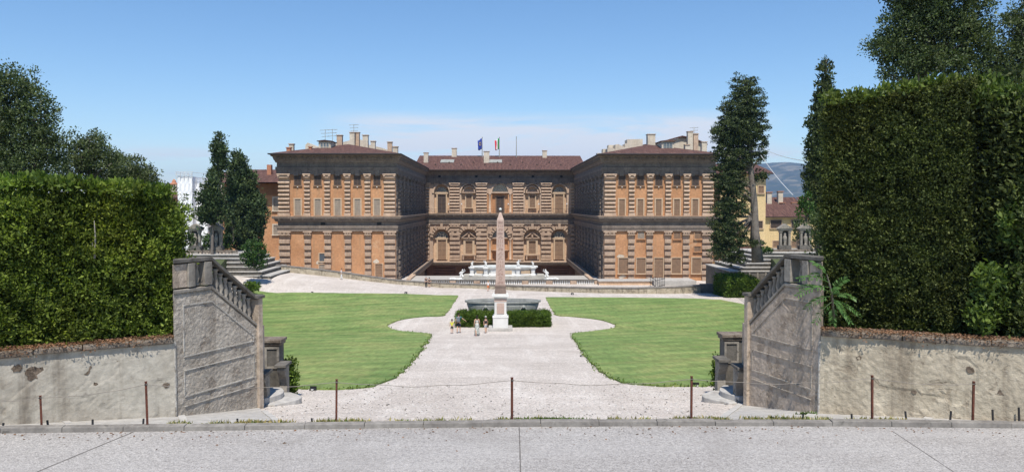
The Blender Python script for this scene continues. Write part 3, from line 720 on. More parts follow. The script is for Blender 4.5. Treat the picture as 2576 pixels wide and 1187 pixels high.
# court front
MBK = MF(YB)
PB = [(-16.9,1.1),(-10.52,2.35),(-4.3,2.5),(4.2,2.5),(10.7,2.35),(16.9,1.1)]
BAYS = [(-13.55,2.0,'arch'),(-7.25,1.9,'win'),(0.0,2.2,'mid'),(7.5,1.9,'win'),(13.75,2.0,'arch')]
for c,wd in PB:
    pilaster(MBK, c, wd, -1.7, 5.35, .70, .60, .10, .62, .18, M['pietra_pale'], 'ionic')
    pilaster(MBK, c, wd, -12.6, -4.2, 1.02, .62, .10, .62, .08, M['pietra'], 'flat')
edges = [-17.4,-10.52,-4.3,4.2,10.7,17.4]
for i,(uc,hw,kind) in enumerate(BAYS):
    u0,u1 = edges[i], edges[i+1]
    for lv,(zb,zs,zt,mat) in enumerate(((-1.7,3.25,5.4,M['pietra_pale']),(-12.6,-7.3,-4.2,M['pietra']))):
        r = 1.72 if lv == 0 else 2.0
        if kind == 'mid': r = 1.82
        sp_ = MB(MBK)
        sp_.box(u0, uc-r, -.9, .0, zb, zs); sp_.box(uc+r, u1, -.9, .0, zb, zs)
        if zs+r >= zt: r2 = zt-zs-.12
        spandrel(sp_, u0, u1, uc, zs, max(zt, zs+r+.1), r, -.9, .0)
        sp_.build('arch_bay', M['pietra_pale'] if lv == 0 else M['pietra'], pal)
        rg = MB(MBK)
        if lv == 0:
            ring(rg, uc, zs, r, r+.32, -.02, .2, 16)
            rg.box(uc-r-.5, uc-r+.02, -.02, .22, zs-.28, zs); rg.box(uc+r-.02, uc+r+.5, -.02, .22, zs-.28, zs)
        else:
            ring(rg, uc, zs, r, r+.65, -.02, .52, 11, .17, .45)
            rg.box(uc-.3, uc+.3, .2, .55, zs+r-.1, zt+.1)
            rg.box(uc-r-.7, uc-r+.02, -.02, .26, zs-.32, zs-.04); rg.box(uc+r-.02, uc+r+.7, -.02, .26, zs-.32, zs-.04)
        rg.build('archivolt', M['pietra_pale'] if lv == 0 else M['pietra'], pal)
        if kind == 'arch':
            fan(MBK, uc, zs, r*.68, -.55)
            bx = MB(MBK); bx.box(uc-r, uc+r, -.75, -.42, zs-.45, zs-.02); bx.build('transom', M['frame'], pal)
            window(MBK, uc, 1.9, zb+.1, zs-.6, .3, M['frame'], M['wood_dark'] if (lv == 0 and i == 0) else M['shutter'], w0=-.72, proud=.25, sill=False, slats=4)
        elif kind == 'win':
            if lv == 0:
                window(MBK, uc, 1.3, -.4, 2.6, .24, M['frame'], M['shutter'], w0=-.72, proud=.24, slats=6)
                hd = MB(MBK); ring(hd, uc, 3.2, 1.2, 1.5, -.8, -.1, 14); hd.box(uc-1.55, uc+1.55, -.8, -.05, 2.95, 3.2); hd.box(uc-1.2,uc+1.2,-.8,-.45,3.2,3.5)
                hd.build('pediment', M['pietra'], pal)
            else:
                window(MBK, uc, 1.6, -11.15, -8.15, .5, M['frame'], M['shutter'], w0=-.72, proud=.34, slats=4)
                hd = MB(MBK)
                hd.box(uc-1.75, uc+1.75, -.8, -.1, -7.6, -7.36)
                hd.prism([(uc-1.8,-7.36),(uc-1.45,-7.36),(uc,-6.3),(uc+1.45,-7.36),(uc+1.8,-7.36),(uc,-5.95)], -.8, -.05, 'y')
                hd.box(uc-.2, uc+.2, -.4, 0, -7.3, -6.6)
                hd.box(uc-1.7, uc+1.7, -.8, .1, -11.55, -11.32); hd.box(uc-1.5, uc-1.15, -.6, .05, -12.5, -11.56); hd.box(uc+1.15, uc+1.5, -.6, .05, -12.5, -11.56)
                hd.build('pediment', M['pietra'], pal)
        else:
            fan(MBK, uc, zs, r*.97, -.5, bars=8)
            pn = MB(MBK); pn.box(uc-r, uc+r, -.86, -.6, zb, zs); pn.build('bay_panel', M['plaster'], pal)
            pa = MB(MBK); pa.box(u0+1.25, uc-r, .005, .03, zb, zs-.35); pa.build('bay_panel', M['plaster'], pal); pa = MB(MBK); pa.box(uc+r, u1-1.25, .005, .03, zb, zs-.35); pa.build('bay_panel', M['plaster'], pal)
            en = MB(MBK); en.box(u0+1.2, u1-1.2, -.5, .16, zs-.3, zs-.02); en.build('impost', M['pietra_pale'], pal)
            for s in (-1,1):
                cl_ = MB(MBK); cl_.lathe((uc+s*(r+.55),.15,zb), [(.34,0),(.34,.3),(.26,.35),(.22,zs-zb-.9),(.25,zs-zb-.8),(.34,zs-zb-.5),(.36,zs-zb-.3)], 10)
                cl_.build('column', M['pietra_pale'], pal, smooth=True)
            if lv == 0: window(MBK, uc, 1.75, zb+.05, 2.1, .2, M['shutter'], M['wood_dark'], w0=-.58, proud=.15, sill=False, slats=5)
            else:
                nb = MB(MBK); nb.lathe((uc,.0,-10.6), [(.3,0),(2.0,.28),(2.05,.36)], 16, 1.05, .4); nb.build('wall_basin', M['pietra_pale'], pal)
for uc in (-14.0,-5.5,0.0,7.6,14.2):
    v = MB(MBK); v.box(uc-.28,uc+.28,.23,.26,6.55,7.05); v.build('vent', M['black'], pal)
for uc in (-11.9,-8.9,1.9,9.0,15.5):
    v = MB(MBK); v.box(uc-.12,uc+.12,.03,.2,.3,.62); v.build('floodlight', M['white'], pal)
# court sides: coursed rough stone, paired banded pilasters, blind arched openings
for Mx in (MS(-HW,1), MS(HW,-1)):
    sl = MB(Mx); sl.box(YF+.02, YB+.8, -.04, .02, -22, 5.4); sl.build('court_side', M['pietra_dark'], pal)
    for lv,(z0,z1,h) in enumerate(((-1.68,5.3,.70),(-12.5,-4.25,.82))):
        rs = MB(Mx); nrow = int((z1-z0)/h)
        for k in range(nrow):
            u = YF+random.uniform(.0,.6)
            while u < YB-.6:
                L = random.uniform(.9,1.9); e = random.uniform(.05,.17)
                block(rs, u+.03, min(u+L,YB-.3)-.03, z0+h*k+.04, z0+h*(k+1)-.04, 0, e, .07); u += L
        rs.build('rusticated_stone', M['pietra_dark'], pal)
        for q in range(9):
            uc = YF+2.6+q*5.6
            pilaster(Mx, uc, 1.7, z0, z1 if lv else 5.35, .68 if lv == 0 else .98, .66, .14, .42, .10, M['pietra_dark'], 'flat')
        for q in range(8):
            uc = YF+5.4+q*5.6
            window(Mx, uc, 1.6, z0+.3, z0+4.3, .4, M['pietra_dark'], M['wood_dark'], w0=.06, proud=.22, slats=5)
    # lower storey of the court
court = [(-HW,YF+1.5),(-HW,YB),(HW,YB),(HW,YF+1.5)]
g = MB(); g.sweep(court, [(-.3,-13.7),(.8,-13.7),(1.0,-13.3),(1.9,-13.2),(1.95,-12.95),(-.3,-12.95)]); g.build('court_gallery', M['pietra_dark'], pal)
g = MB(); g.sweep(court, [(-.3,-12.96),(2.0,-12.96),(2.0,-12.80),(-.3,-12.80)]); g.build('gallery_top', M['pietra_pale'], pal)
lo = MB(MBK)
for k in range(6): lo.box(-17+k*6.6, -15.4+k*6.6, -.9, .25, -22, -13.7)
for k in range(13): lo.box(-17.2, 17.2, -.88, .05+.06*(k%2), -22+k*.64, -22+k*.64+.5)
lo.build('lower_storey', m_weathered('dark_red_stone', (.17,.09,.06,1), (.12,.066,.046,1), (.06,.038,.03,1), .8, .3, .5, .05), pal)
# iron railing along the middle ledge of the court and low stone parapet on the gallery
rl = MB()
cp = [(-HW+.9,YF-.85),(-HW+.9,YB-.9),(HW-.9,YB-.9),(HW-.9,YF-.85)]
for a,b in zip(cp[:-1],cp[1:]):
    n = int(math.hypot(b[0]-a[0],b[1]-a[1])/1.5)
    for z in (-1.25,-.75): rl.tube([(a[0],a[1],z),(b[0],b[1],z)], .022, 4)
    for i in range(n+1):
        t_ = i/n; x,y = a[0]+(b[0]-a[0])*t_, a[1]+(b[1]-a[1])*t_; rl.tube([(x,y,-1.7),(x,y,-.75)], .02, 4)
rl.build('ledge_railing', M['iron'], pal)
for s in (-1,1):
    pp = MB(); x0,x1 = s*(HW-2.1), s*(HW-1.75); pp.box(min(x0,x1),max(x0,x1),139,YB-2,-12.82,-12.05); pp.build('gallery_parapet', M['pietra_dark'], pal)
    pp = MB(); x0,x1 = s*(HW-2.3), s*(HW-1.6); pp.box(min(x0,x1),max(x0,x1),130.5,139,-12.95,-12.25); pp.build('gallery_parapet', M['pietra_pale'], pal)

# roofs
def hip(mb, x0, x1, y0, y1, z, rx, ryf, rz):   # hipped front, ridge running back
    mb.add([(x0,y0,z),(x1,y0,z),(x1,y1,z),(x0,y1,z),(rx,ryf,rz),(rx,y1,rz)], [(0,1,4),(1,2,5,4),(3,0,4,5),(2,3,5),(0,3,2,1)])
OV = 2.2; OS = 1.15
for x0,x1 in ((XL+.1-OS,-HW+OS),(HW-OS,XR+OS)):
    r_ = MB(); cx = (x0+x1)/2
    hip(r_, x0, x1, YF-OV, 204, 8.58, cx, YF+9.5, 11.0)
    ro = r_.build('roof', M['roof_x'], pal)
    e = MB(); e.sweep([(x0,203.8),(x0,YF-OV),(x1,YF-OV),(x1,178)] if x0 < 0 else [(x0,178),(x0,YF-OV),(x1,YF-OV),(x1,203.8)], [(-2.3,8.44),(.0,8.40),(.06,8.56),(-2.3,8.56)])
    e.build('eave', M['wood_dark'], ro)
    gt = MB(); gp_ = [(x0,YF-OV),(x1,YF-OV)]
    gt.tube([(x0,203,8.52),(x0-.02,YF-OV-.1,8.52),(x1+.02,YF-OV-.1,8.52),(x1,178,8.52)], .09, 5); gt.build('gutter', M['iron'], ro)
rb = MB(); rb.add([(-20,YB-OV,8.30),(20,YB-OV,8.30),(20,194,12.5),(-20,194,12.5),(20,206,9),(-20,206,9)], [(0,1,2,3),(3,2,4,5),(0,3,5),(1,4,2),(0,5,4,1)])
robj = rb.build('roof', M['roof_x'], pal)
e = MB(); e.box(-HW+OS+.1, HW-OS-.1, YB-OV-.08, YB+.3, 8.1, 8.26); e.build('eave', M['wood_dark'], robj)
def chimney(px, py_top, py_bot, wpx, d, mat, cap=True, lean=False, dpx=None):
    a = at(px, py_bot, d); b = at(px, py_top, d); wv = wpx*d/F/2; dv = wv*1.1
    m = MB(); m.box(a.x-wv, a.x+wv, d-dv, d+dv, a.z-1.4, b.z-(.12 if cap else 0))
    o = m.build('chimney', mat, pal)
    if cap:
        c = MB()
        c.box(a.x-wv-.1, a.x+wv+.1, d-dv-.1, d+dv+.1, b.z-.13, b.z); c.build('chimney_cap', M['pietra_pale'] if mat is not M['terracotta'] else mat, o)
    return o
for px,yt,yb,wp,d,mt in ((734,362,376,11,136,'cream'),(727,371,378,10,134,'terracotta'),(781,369,381,7,133,'terracotta'),(855,340,366,13,150,'pietra_pale'),(887,333,368,12,147,'cream'),(899,333,368,11,148,'pietra_pale'),(920,340,372,13,146,'cream'),(939,355,376,11,145,'cream'),(981,357,384,11,143,'pietra_pale'),(995,369,386,12,143,'cream'),
                         (1072,384,402,11,186,'cream'),(1143,373,393,12,193,'cream'),(1224,381,402,14,186,'cream'),(1370,379,392,11,192,'cream'),
                         (1637,338,372,19,150,'cream'),(1735,331,362,13,152,'cream'),(1749,337,366,12,152,'pietra_pale'),(1770,357,382,13,146,'cream'),(1728,364,385,12,134,'cream'),(1711,344,356,7,155,'pietra_pale')):
    chimney(px, yt, yb, wp, d, M[mt])
def attic(pts, d, mat, depth=3.):
    m = MB(); q = [at(x,y,d) for x,y in pts]; m.prism([(p.x,p.z) for p in q], d, d+depth, 'y'); return m.build('attic_wall', mat, pal)
attic([(768,380),(768,365),(774,359),(796,368),(812,372),(812,385)], 148, M['cream'])
attic([(838,380),(838,362),(862,358),(895,350),(910,352),(918,362),(960,372),(998,385)], 155, M['cream'])
attic([(1528,392),(1528,374),(1536,371),(1548,376),(1548,364),(1556,363),(1572,371),(1572,362),(1578,361),(1578,351),(1617,350),(1617,385)], 146, M['cream'])
attic([(1590,385),(1600,372),(1660,361),(1716,346),(1745,352),(1778,366),(1778,388)], 154, M['cream'])
m = MB(); q = [at(x,y,153.6) for x,y in ((1588,372),(1660,360),(1716,344.5),(1746,350),(1780,365),(1780,362),(1746,347),(1716,341.5),(1660,357),(1588,369))]
m.prism([(p.x,p.z) for p in q], 153.5, 157, 'y'); m.build('attic_coping', M['roof_x'], pal)
for k in range(3):
    a = at(1510+k*14, 386-k*10, 150); m = MB(); m.box(a.x-.7,a.x+.7,149,151,8.5,a.z); o_ = m.build('attic_wall', M['cream'], pal)
# dormers
for px,d in ((817,134.5),(1680,134.5)):
    a = at(px,376,d); m = MB(); m.box(a.x-1.05,a.x+1.05,d,d+4,8.6,a.z+1.35); do = m.build('dormer', M['cream'], pal)
    m = MB(); m.prism([(a.x-1.3,a.z+1.36),(a.x+1.3,a.z+1.36),(a.x+1.3,a.z+1.46),(a.x,a.z+1.62),(a.x-1.3,a.z+1.46)], d-.3, d+4.2, 'y'); m.build('dormer_roof', M['roof_y'], do)
    m = MB(); m.box(a.x-.72,a.x+.72,d-.05,d-.01,a.z-.42,a.z+1.12); m.build('dormer_pane', M['glass'], do)
    m = MB()
    for u in (-.75,-.25,.25,.75): m.box(a.x+u-.05,a.x+u+.05,d-.1,d-.052,a.z-.45,a.z+1.15)
    for zz in (-.45,.35,1.1): m.box(a.x-.8,a.x+.8,d-.105,d-.101,a.z+zz-.05,a.z+zz+.05)
    m.build('dormer_frame', M['granite_grey'] if px > 1000 else M['cream'], do)
for px in (1125,1246):
    a,b = at(px-17,395,186), at(px+17,395,186); m = MB(); s = 4.2/(194-YB+OV)
    z0 = 8.3+s*(185.2-YB+OV); m.hexa([(a.x,185.2,z0+.05),(b.x,185.2,z0+.05),(b.x,188.2,z0+3*s+.05),(a.x,188.2,z0+3*s+.05)],[(a.x,185.2,z0+.2),(b.x,185.2,z0+.2),(b.x,188.2,z0+3*s+.2),(a.x,188.2,z0+3*s+.2)])
    m.build('skylight', M['granite_grey'], pal)
for k in range(11):            # small vent tiles on the court roof
    x = -15+k*2.95+random.uniform(-.4,.4); y = 181.5+2.6*(k%2)+1.2; z = 8.3+(y-YB+OV)*4.2/(194-YB+OV)
    m = MB(); m.prism([(x-.22,z),(x+.22,z),(x,z+.34)], y-.25, y+.4, 'y'); m.build('vent_tile', M['wood_dark'], pal)

# flagpoles, aerials
def pole(px, ytop, d, flag, label):
    a = at(px, 396, d); b = at(px, ytop, d); t = thing('flagpole', label, 'flagpole', (a.x,d,a.z), 'flagpoles on the palace roof')
    m = MB(); m.tube([(a.x,d,a.z-.3),(b.x,d,b.z)], [.11,.07], 8); m.ball((b.x,d,b.z), .13); m.build('pole', M['granite_grey'], t)
    if flag:
        H = 2.7; vs = []; fs = []; n = 7; mats = flag; cols = len(mats)
        for ci,mt in enumerate(mats):
            f = MB(); vs = []
            for i in range(5):
                for j in range(9):
                    s = (ci+i/4)/cols; tt = j/8
                    vs.append((a.x-.06-s*1.05*(1-.25*tt)-.15*tt*s, d+.22*math.sin(s*9+tt*4)*(s+.1), b.z-.25-tt*H*(1-.12*s)-s*.55+.12*math.sin(s*7)))
            f.add(vs, [(i*9+j,i*9+j+1,(i+1)*9+j+1,(i+1)*9+j) for i in range(4) for j in range(8)])
            fo = f.build('flag', mt, t, smooth=True); sm2 = fo.modifiers.new('thick','SOLIDIFY'); sm2.thickness = .012
        if cols == 1:
            st = MB()
            for k in range(12):
                th = k*math.pi/6; st.ball((a.x-.5+.22*math.cos(th), d-.15, b.z-1.6+.36*math.sin(th)), .07, .03, .07, 6, 4)
            st.build('flag_stars', cloth('flag_gold',(.7,.5,.05,1)), t)
    return t
pole(1213, 346, 192, [cloth('flag_blue',(.03,.06,.30,1))], 'roof flagpole with a limp dark blue flag with gold stars')
pole(1256, 346, 192, [cloth('flag_green',(.02,.22,.06,1)), cloth('flag_white',(.75,.75,.74,1)), cloth('flag_red',(.55,.03,.05,1))], 'roof flagpole with a green, white and red flag')
pole(1299, 345, 192, None, 'bare roof flagpole without any flag')
def aerial(px, ytop, ybot, d, label):
    a,b = at(px,ybot,d), at(px,ytop,d); t = thing('roof_aerial', label, 'aerial', tuple(a), 'aerials on the palace roof'); m = MB()
    m.tube([a,b], .045, 5); m.build('mast', M['granite_grey'], t)
    m = MB()
    for k in range(3):
        z = b.z-.15-.55*k; m.tube([(a.x-.9+.2*k,d,z),(a.x+.9-.1*k,d+.15,z+.1)], .035, 4)
        for i in range(5): x = a.x-.7+.33*i; m.tube([(x,d-.3,z),(x,d+.3,z+.05)], .02, 4)
    m.build('antenna_bars', M['granite_grey'], t)
aerial(818, 326, 352, 136, 'thin roof aerial above the attic window of the left wing')
aerial(836, 325, 362, 137, 'thin roof aerial right of the attic window on the left wing')
aerial(890, 313, 336, 147.5, 'tall thin aerial on the clustered chimneys of the left wing')
aerial(1746, 320, 340, 152.5, 'thin aerial above the chimneys of the right wing')

# ------------------------------------------------------------------ buildings beside the palace
sb = thing('annex_building', 'plain orange plastered annex with tiled roof left of the palace', 'building', (-44,146,-12.6))
a = at(628,500,146); xl = at(560,500,146).x
m = MB(); m.box(xl, XL+.5, 146, 175, -13, 4.2); m.build('wall', M['plaster'], sb)
m = MB(); m.box(xl, XL-.05, 145.94, 145.995, 2.0, 4.2); m.build('eave_shadow_band', m_weathered('eave_shadow_brown', (.30,.15,.075,1),(.24,.12,.06,1),(.16,.085,.05,1),.4,.3,.3,.03), sb)  # brown sheet on the wall, the eave's shadow put into its colour
m = MB(); m.add([(xl,143.5,4.35),(XL+.2,143.5,4.35),(XL+.2,155,7.2),(xl,155,7.2),(XL+.2,176,4.3),(xl,176,4.3)], [(0,1,2,3),(3,2,4,5),(0,3,5),(1,4,2),(0,5,4,1)]); m.build('roof', M['roof_x'], sb)
MSB = MF(146)
for py0,py1 in ((498,530),(566,590),(657,690)):
    p0 = at(700,py1,146); p1 = at(700,py0,146); window(MSB, p0.x+.1, 1.9, p0.z, p1.z, .22, M['cream'], M['shutter_grey'], parent=sb, slats=7)
    window(MSB, p0.x-5.4, 1.9, p0.z, p1.z, .22, M['cream'], M['shutter_grey'], parent=sb, slats=7)
m = MB(); q = at(663,376,146); m.box(-44.8,-44.0,150,151,5,7.9); m.build('chimney', M['terracotta'], sb)

def house(name, label, px0, px1, pyt, d, depth, wall, roof, rise, wins, ov=.7, zb=-13.5):
    a,b = at(px0,pyt,d), at(px1,pyt,d); t = thing(name, label, 'building', (a.x,d,zb))
    m = MB(); m.box(a.x,b.x,d,d+depth,zb,a.z); m.build('wall', wall, t)
    m = MB(); m.add([(a.x-ov,d-ov,a.z+.1),(b.x+ov,d-ov,a.z+.1),(b.x+ov,d+depth/2,a.z+rise),(a.x-ov,d+depth/2,a.z+rise),(b.x+ov,d+depth+ov,a.z+.1),(a.x-ov,d+depth+ov,a.z+.1)], [(0,1,2,3),(3,2,4,5),(0,3,5),(1,4,2),(0,5,4,1)])
    r_ = m.build('roof', roof, t); mx_ = MF(d)
    m = MB(); m.box(a.x-ov+.05,b.x+ov-.05,d-ov+.05,d-.02,a.z-.12,a.z+.06); m.build('eave', M['wood_dark'], r_)
    for (x0,y0,x1,y1,mt) in wins:
        p,q = at(x0,y1,d), at(x1,y0,d); window(mx_, (p.x+q.x)/2, q.x-p.x, p.z, q.z, .14, M['frame'], mt, parent=t, slats=5)
    return t
yh = house('ochre_building', 'tall ochre yellow building behind the big right tree', 1812, 1927, 437, 152, 22, M['yellow_wall'], M['roof_x'], 2.6,
      [(1907,468,1921,486,M['shutter']),(1905,556,1918,574,M['wood_dark']),(1875,556,1888,574,M['shutter']),(1875,468,1888,486,M['shutter']),(1912,605,1920,618,M['wood_dark']),(1840,556,1853,574,M['shutter'])], 1.3)
ga = thing('gatehouse', 'low pale yellow house with sloping tiled roof beside the right wing', 'building', (44,148,-12.6))
m = MB(); q = [at(x,y,146) for x,y in ((1815,700),(1815,655),(1885,622),(1900,622),(1900,700))]; m.prism([(p.x,p.z) for p in q], 146, 151, 'y'); m.build('wall', M['yellow_wall'], ga)
q = [at(x,y,145.8) for x,y in ((1808,657),(1886,619),(1902,619),(1902,622),(1887,622),(1808,660))]; m = MB(); m.prism([(p.x,p.z) for p in q], 145.6, 151.4, 'y'); m.build('roof', M['roof_x'], ga)
mg = MF(146); p = at(1892,665,146); window(mg, p.x, .8, p.z-1.2, p.z+.6, .12, M['frame'], m_plain('red_door',(.30,.06,.04,1),.7,.1), parent=ga)
wh = thing('garden_gate', 'low white wall with iron bar gate beside the right wing corner', 'gate', (37.5,140,-12.6))
p0,p1 = at(1797,700,140), at(1838,676,140)
m = MB(); m.box(p0.x,p1.x,140.4,140.8,-13,p1.z+.2); m.build('wall', M['cream'], wh)
m = MB(); m.box(p0.x-.1,p1.x+.1,140.2,141,p1.z+.2,p1.z+.42); m.build('coping', M['terracotta'], wh)
m = MB()
for i in range(12): x = p0.x+(p1.x-p0.x)*i/11*.8; m.tube([(x,140,-12.7),(x,140,p1.z)], .035, 4)
for z in (-12.4,p1.z-.2): m.tube([(p0.x,140,z),(p0.x+(p1.x-p0.x)*.8,140,z)], .05, 4)
m.build('bar', M['iron'], wh)
rh = house('red_roofed_house', 'cream house with broad red tiled roof and dark windows right of the ochre building', 1924, 2062, 546, 175, 18, M['yellow_wall'], M['roof_x'], 4.6,
      [(1938,553,1966,574,M['wood_dark']),(1990,553,2012,574,M['wood_dark']),(1944,606,1970,622,M['shutter']),(1990,606,2010,622,M['shutter'])], .9)
for px,yt,yb in ((1934,483,500),(1962,481,500),(1965,509,531),(1996,509,531)):
    a,b = at(px,yb,181), at(px,yt,181); m = MB(); m.box(a.x-.55,a.x+.55,180.5,181.6,a.z-1.2,b.z-.15); c = m.build('chimney', M['cream'], rh)
    m = MB(); m.box(a.x-.75,a.x+.75,180.3,181.8,b.z-.15,b.z); m.build('chimney_cap', M['terracotta'], c)
oh = house('distant_house', 'distant orange house with dark tiled roof left of the white sheeted tower', 396, 452, 498, 190, 14, M['plaster'], M['roof_x'], 2.2, [(436,512,445,524,M['wood_dark']),(416,512,426,524,M['wood_dark'])], .8)
p = at(438,470,194); m = MB(); m.box(p.x-1,p.x+1,193,195,p.z-4,p.z+.5); c = m.build('chimney', M['cream'], oh)
m = MB(); m.lathe((p.x,194,p.z+.5), [(1.3,0),(1.3,.25),(.6,.5),(.45,1.0),(.1,1.4)], 8); m.build('chimney_cap', M['terracotta'], c)
sc_ = thing('scaffold_tower', 'tall building wrapped in white scaffold sheeting beyond the left cypresses', 'scaffolding', (-68,165,-13))
for x0,x1,yt,d in ((446,483,443,165),(487,521,457,167)):
    a,b = at(x0,yt,d), at(x1,yt,d); m = MB(); N = 10; vs = []
    for i in range(N+1):
        for j in range(13):
            u = i/N; z = -13+(a.z+13)*j/12; vs.append((a.x+(b.x-a.x)*u, d+.12*math.sin(i*2.1+j*1.7)+random.uniform(-.05,.05), z))
    m.add(vs, [(i*13+j,(i+1)*13+j,(i+1)*13+j+1,i*13+j+1) for i in range(N) for j in range(12)])
    m.box(a.x,b.x,d+.3,d+8,-13,a.z-.1); m.build('sheeting', M['scaffold'], sc_)
    m = MB()
    for x in np.linspace(a.x-.1,b.x+.1,5): m.tube([(x,d-.25,a.z-.6),(x,d-.25,a.z+.9)], .06, 5)
    for z in [a.z+.2,a.z+.5,a.z+.85]: m.tube([(a.x-.3,d-.25,z),(b.x+.3,d-.25,z)], .05, 5)
    for x in (a.x,b.x): m.tube([(x,d-.25,a.z+.8),(x,d+8,a.z+.8)], .05, 5)
    m.build('scaffold_pole', M['cable'], sc_)
a,b = at(522,466,172), at(560,466,172)
house('pale_house', 'pale plastered house glimpsed between the cypress trunks on the left', 524, 628, 452, 190, 14, M['cream'], M['roof_x'], 2.2, [(540,640,556,668,M['shutter']),(590,470,600,484,M['shutter'])], .7)
# hill beyond
def hill():
    vs = []; fs = []; N,Kk = 120, 26
    for i in range(N+1):
        x = -4600+9800*i/N
        h = 60+300*math.exp(-((x-2330)/720)**2)+120*math.exp(-((x-3600)/900)**2)+60*math.exp(-((x+2500)/1200)**2)+14*math.sin(x*.004)+8*math.sin(x*.011+1)
        for k in range(Kk+1):
            s = k/Kk; vs.append((x, 4300+2600*s+140*math.sin(x*.002), -14+h*(math.sin(s*math.pi*.5)**1.4)+9*math.sin(x*.013+k*1.3)*s*(1-s)*4))
    n = Kk+1
    for i in range(N):
        for k in range(Kk): fs.append((i*n+k,(i+1)*n+k,(i+1)*n+k+1,i*n+k+1))
    m = MB(); m.add(vs, fs); structure(m, 'hills', M['hill'], smooth=True)
hill()
# ------------------------------------------------------------------ retaining walls, stair walls, banks
def v3(p, z): return (p[0],p[1],z)
def wall_quad(mb, A, Bp, zb, za_t, zb_t, th, out):
    """upright slab from A to Bp (xy), thickness th away from `out` normal"""
    n = Vector((Bp.y-A.y, -(Bp.x-A.x))).normalized()
    if n.dot(out) < 0: n = -n
    a2,b2 = A-n*th, Bp-n*th
    mb.hexa([v3(A,zb[0]),v3(Bp,zb[1]),v3(b2,zb[1]),v3(a2,zb[0])],[v3(A,za_t),v3(Bp,zb_t),v3(b2,zb_t),v3(a2,za_t)])
    return n
def grid_face(A, Bp, zbot, ztop, n, amp, name, mat, parent, nx=60, nz=24, rough_=True):
    """the weathered wall face as a relief of its own"""
    from mathutils import noise as mn
    vs = []; fs = []
    for i in range(nx+1):
        u = i/nx; p = A.lerp(Bp,u); zb_,zt_ = zbot(u), ztop(u)
        for j in range(nz+1):
            z = zb_+(zt_-zb_)*j/nz
            q = Vector((p.x*1.3,p.y*1.3,z*1.3)); e = amp*(.5*mn.noise(q*1.1)+.4*mn.noise(q*3.1)+.6*mn.noise(q*9))
            pk = mn.noise(q*.8+Vector((7,3,1)))
            if pk > .22 and rough_: e -= amp*1.3
            if i in (0,nx) or j in (0,nz): e = 0
            vs.append((p.x+n.x*e, p.y+n.y*e, z))
    for i in range(nx):
        for j in range(nz): fs.append((i*(nz+1)+j,(i+1)*(nz+1)+j,(i+1)*(nz+1)+j+1,i*(nz+1)+j+1))
    m = MB(); m.add(vs, fs); return m.build(name, mat, parent, fix=False)
SOUTH = Vector((0,-1))
M['moulding'] = m_weathered('pale_moulding', (.55,.52,.47,1), (.40,.37,.32,1), (.2,.165,.13,1), 2.5, .4, .7, .04, .55, 9)
def patch(px, py, r, d0, n, par, mat):
    c = at(px,py,d0); u = Vector((-n.y,n.x,0)); m = MB(); k = 16; pts = []
    for i in range(k):
        a = 2*math.pi*i/k; q = r*random.uniform(.65,1.15); p = c+u*q*math.cos(a)+Vector((0,0,q*.85*math.sin(a))); pts.append(p)
    o = Vector((n.x,n.y,0)); f = [p+o*.018 for p in pts]; g = [p-o*.05 for p in pts]; ce = c+o*.012
    m.add(f+g+[ce], [(i,(i+1)%k,2*k) for i in range(k)]+[(i,k+i,k+(i+1)%k,(i+1)%k) for i in range(k)])
    m.build('bare_patch', mat, par)
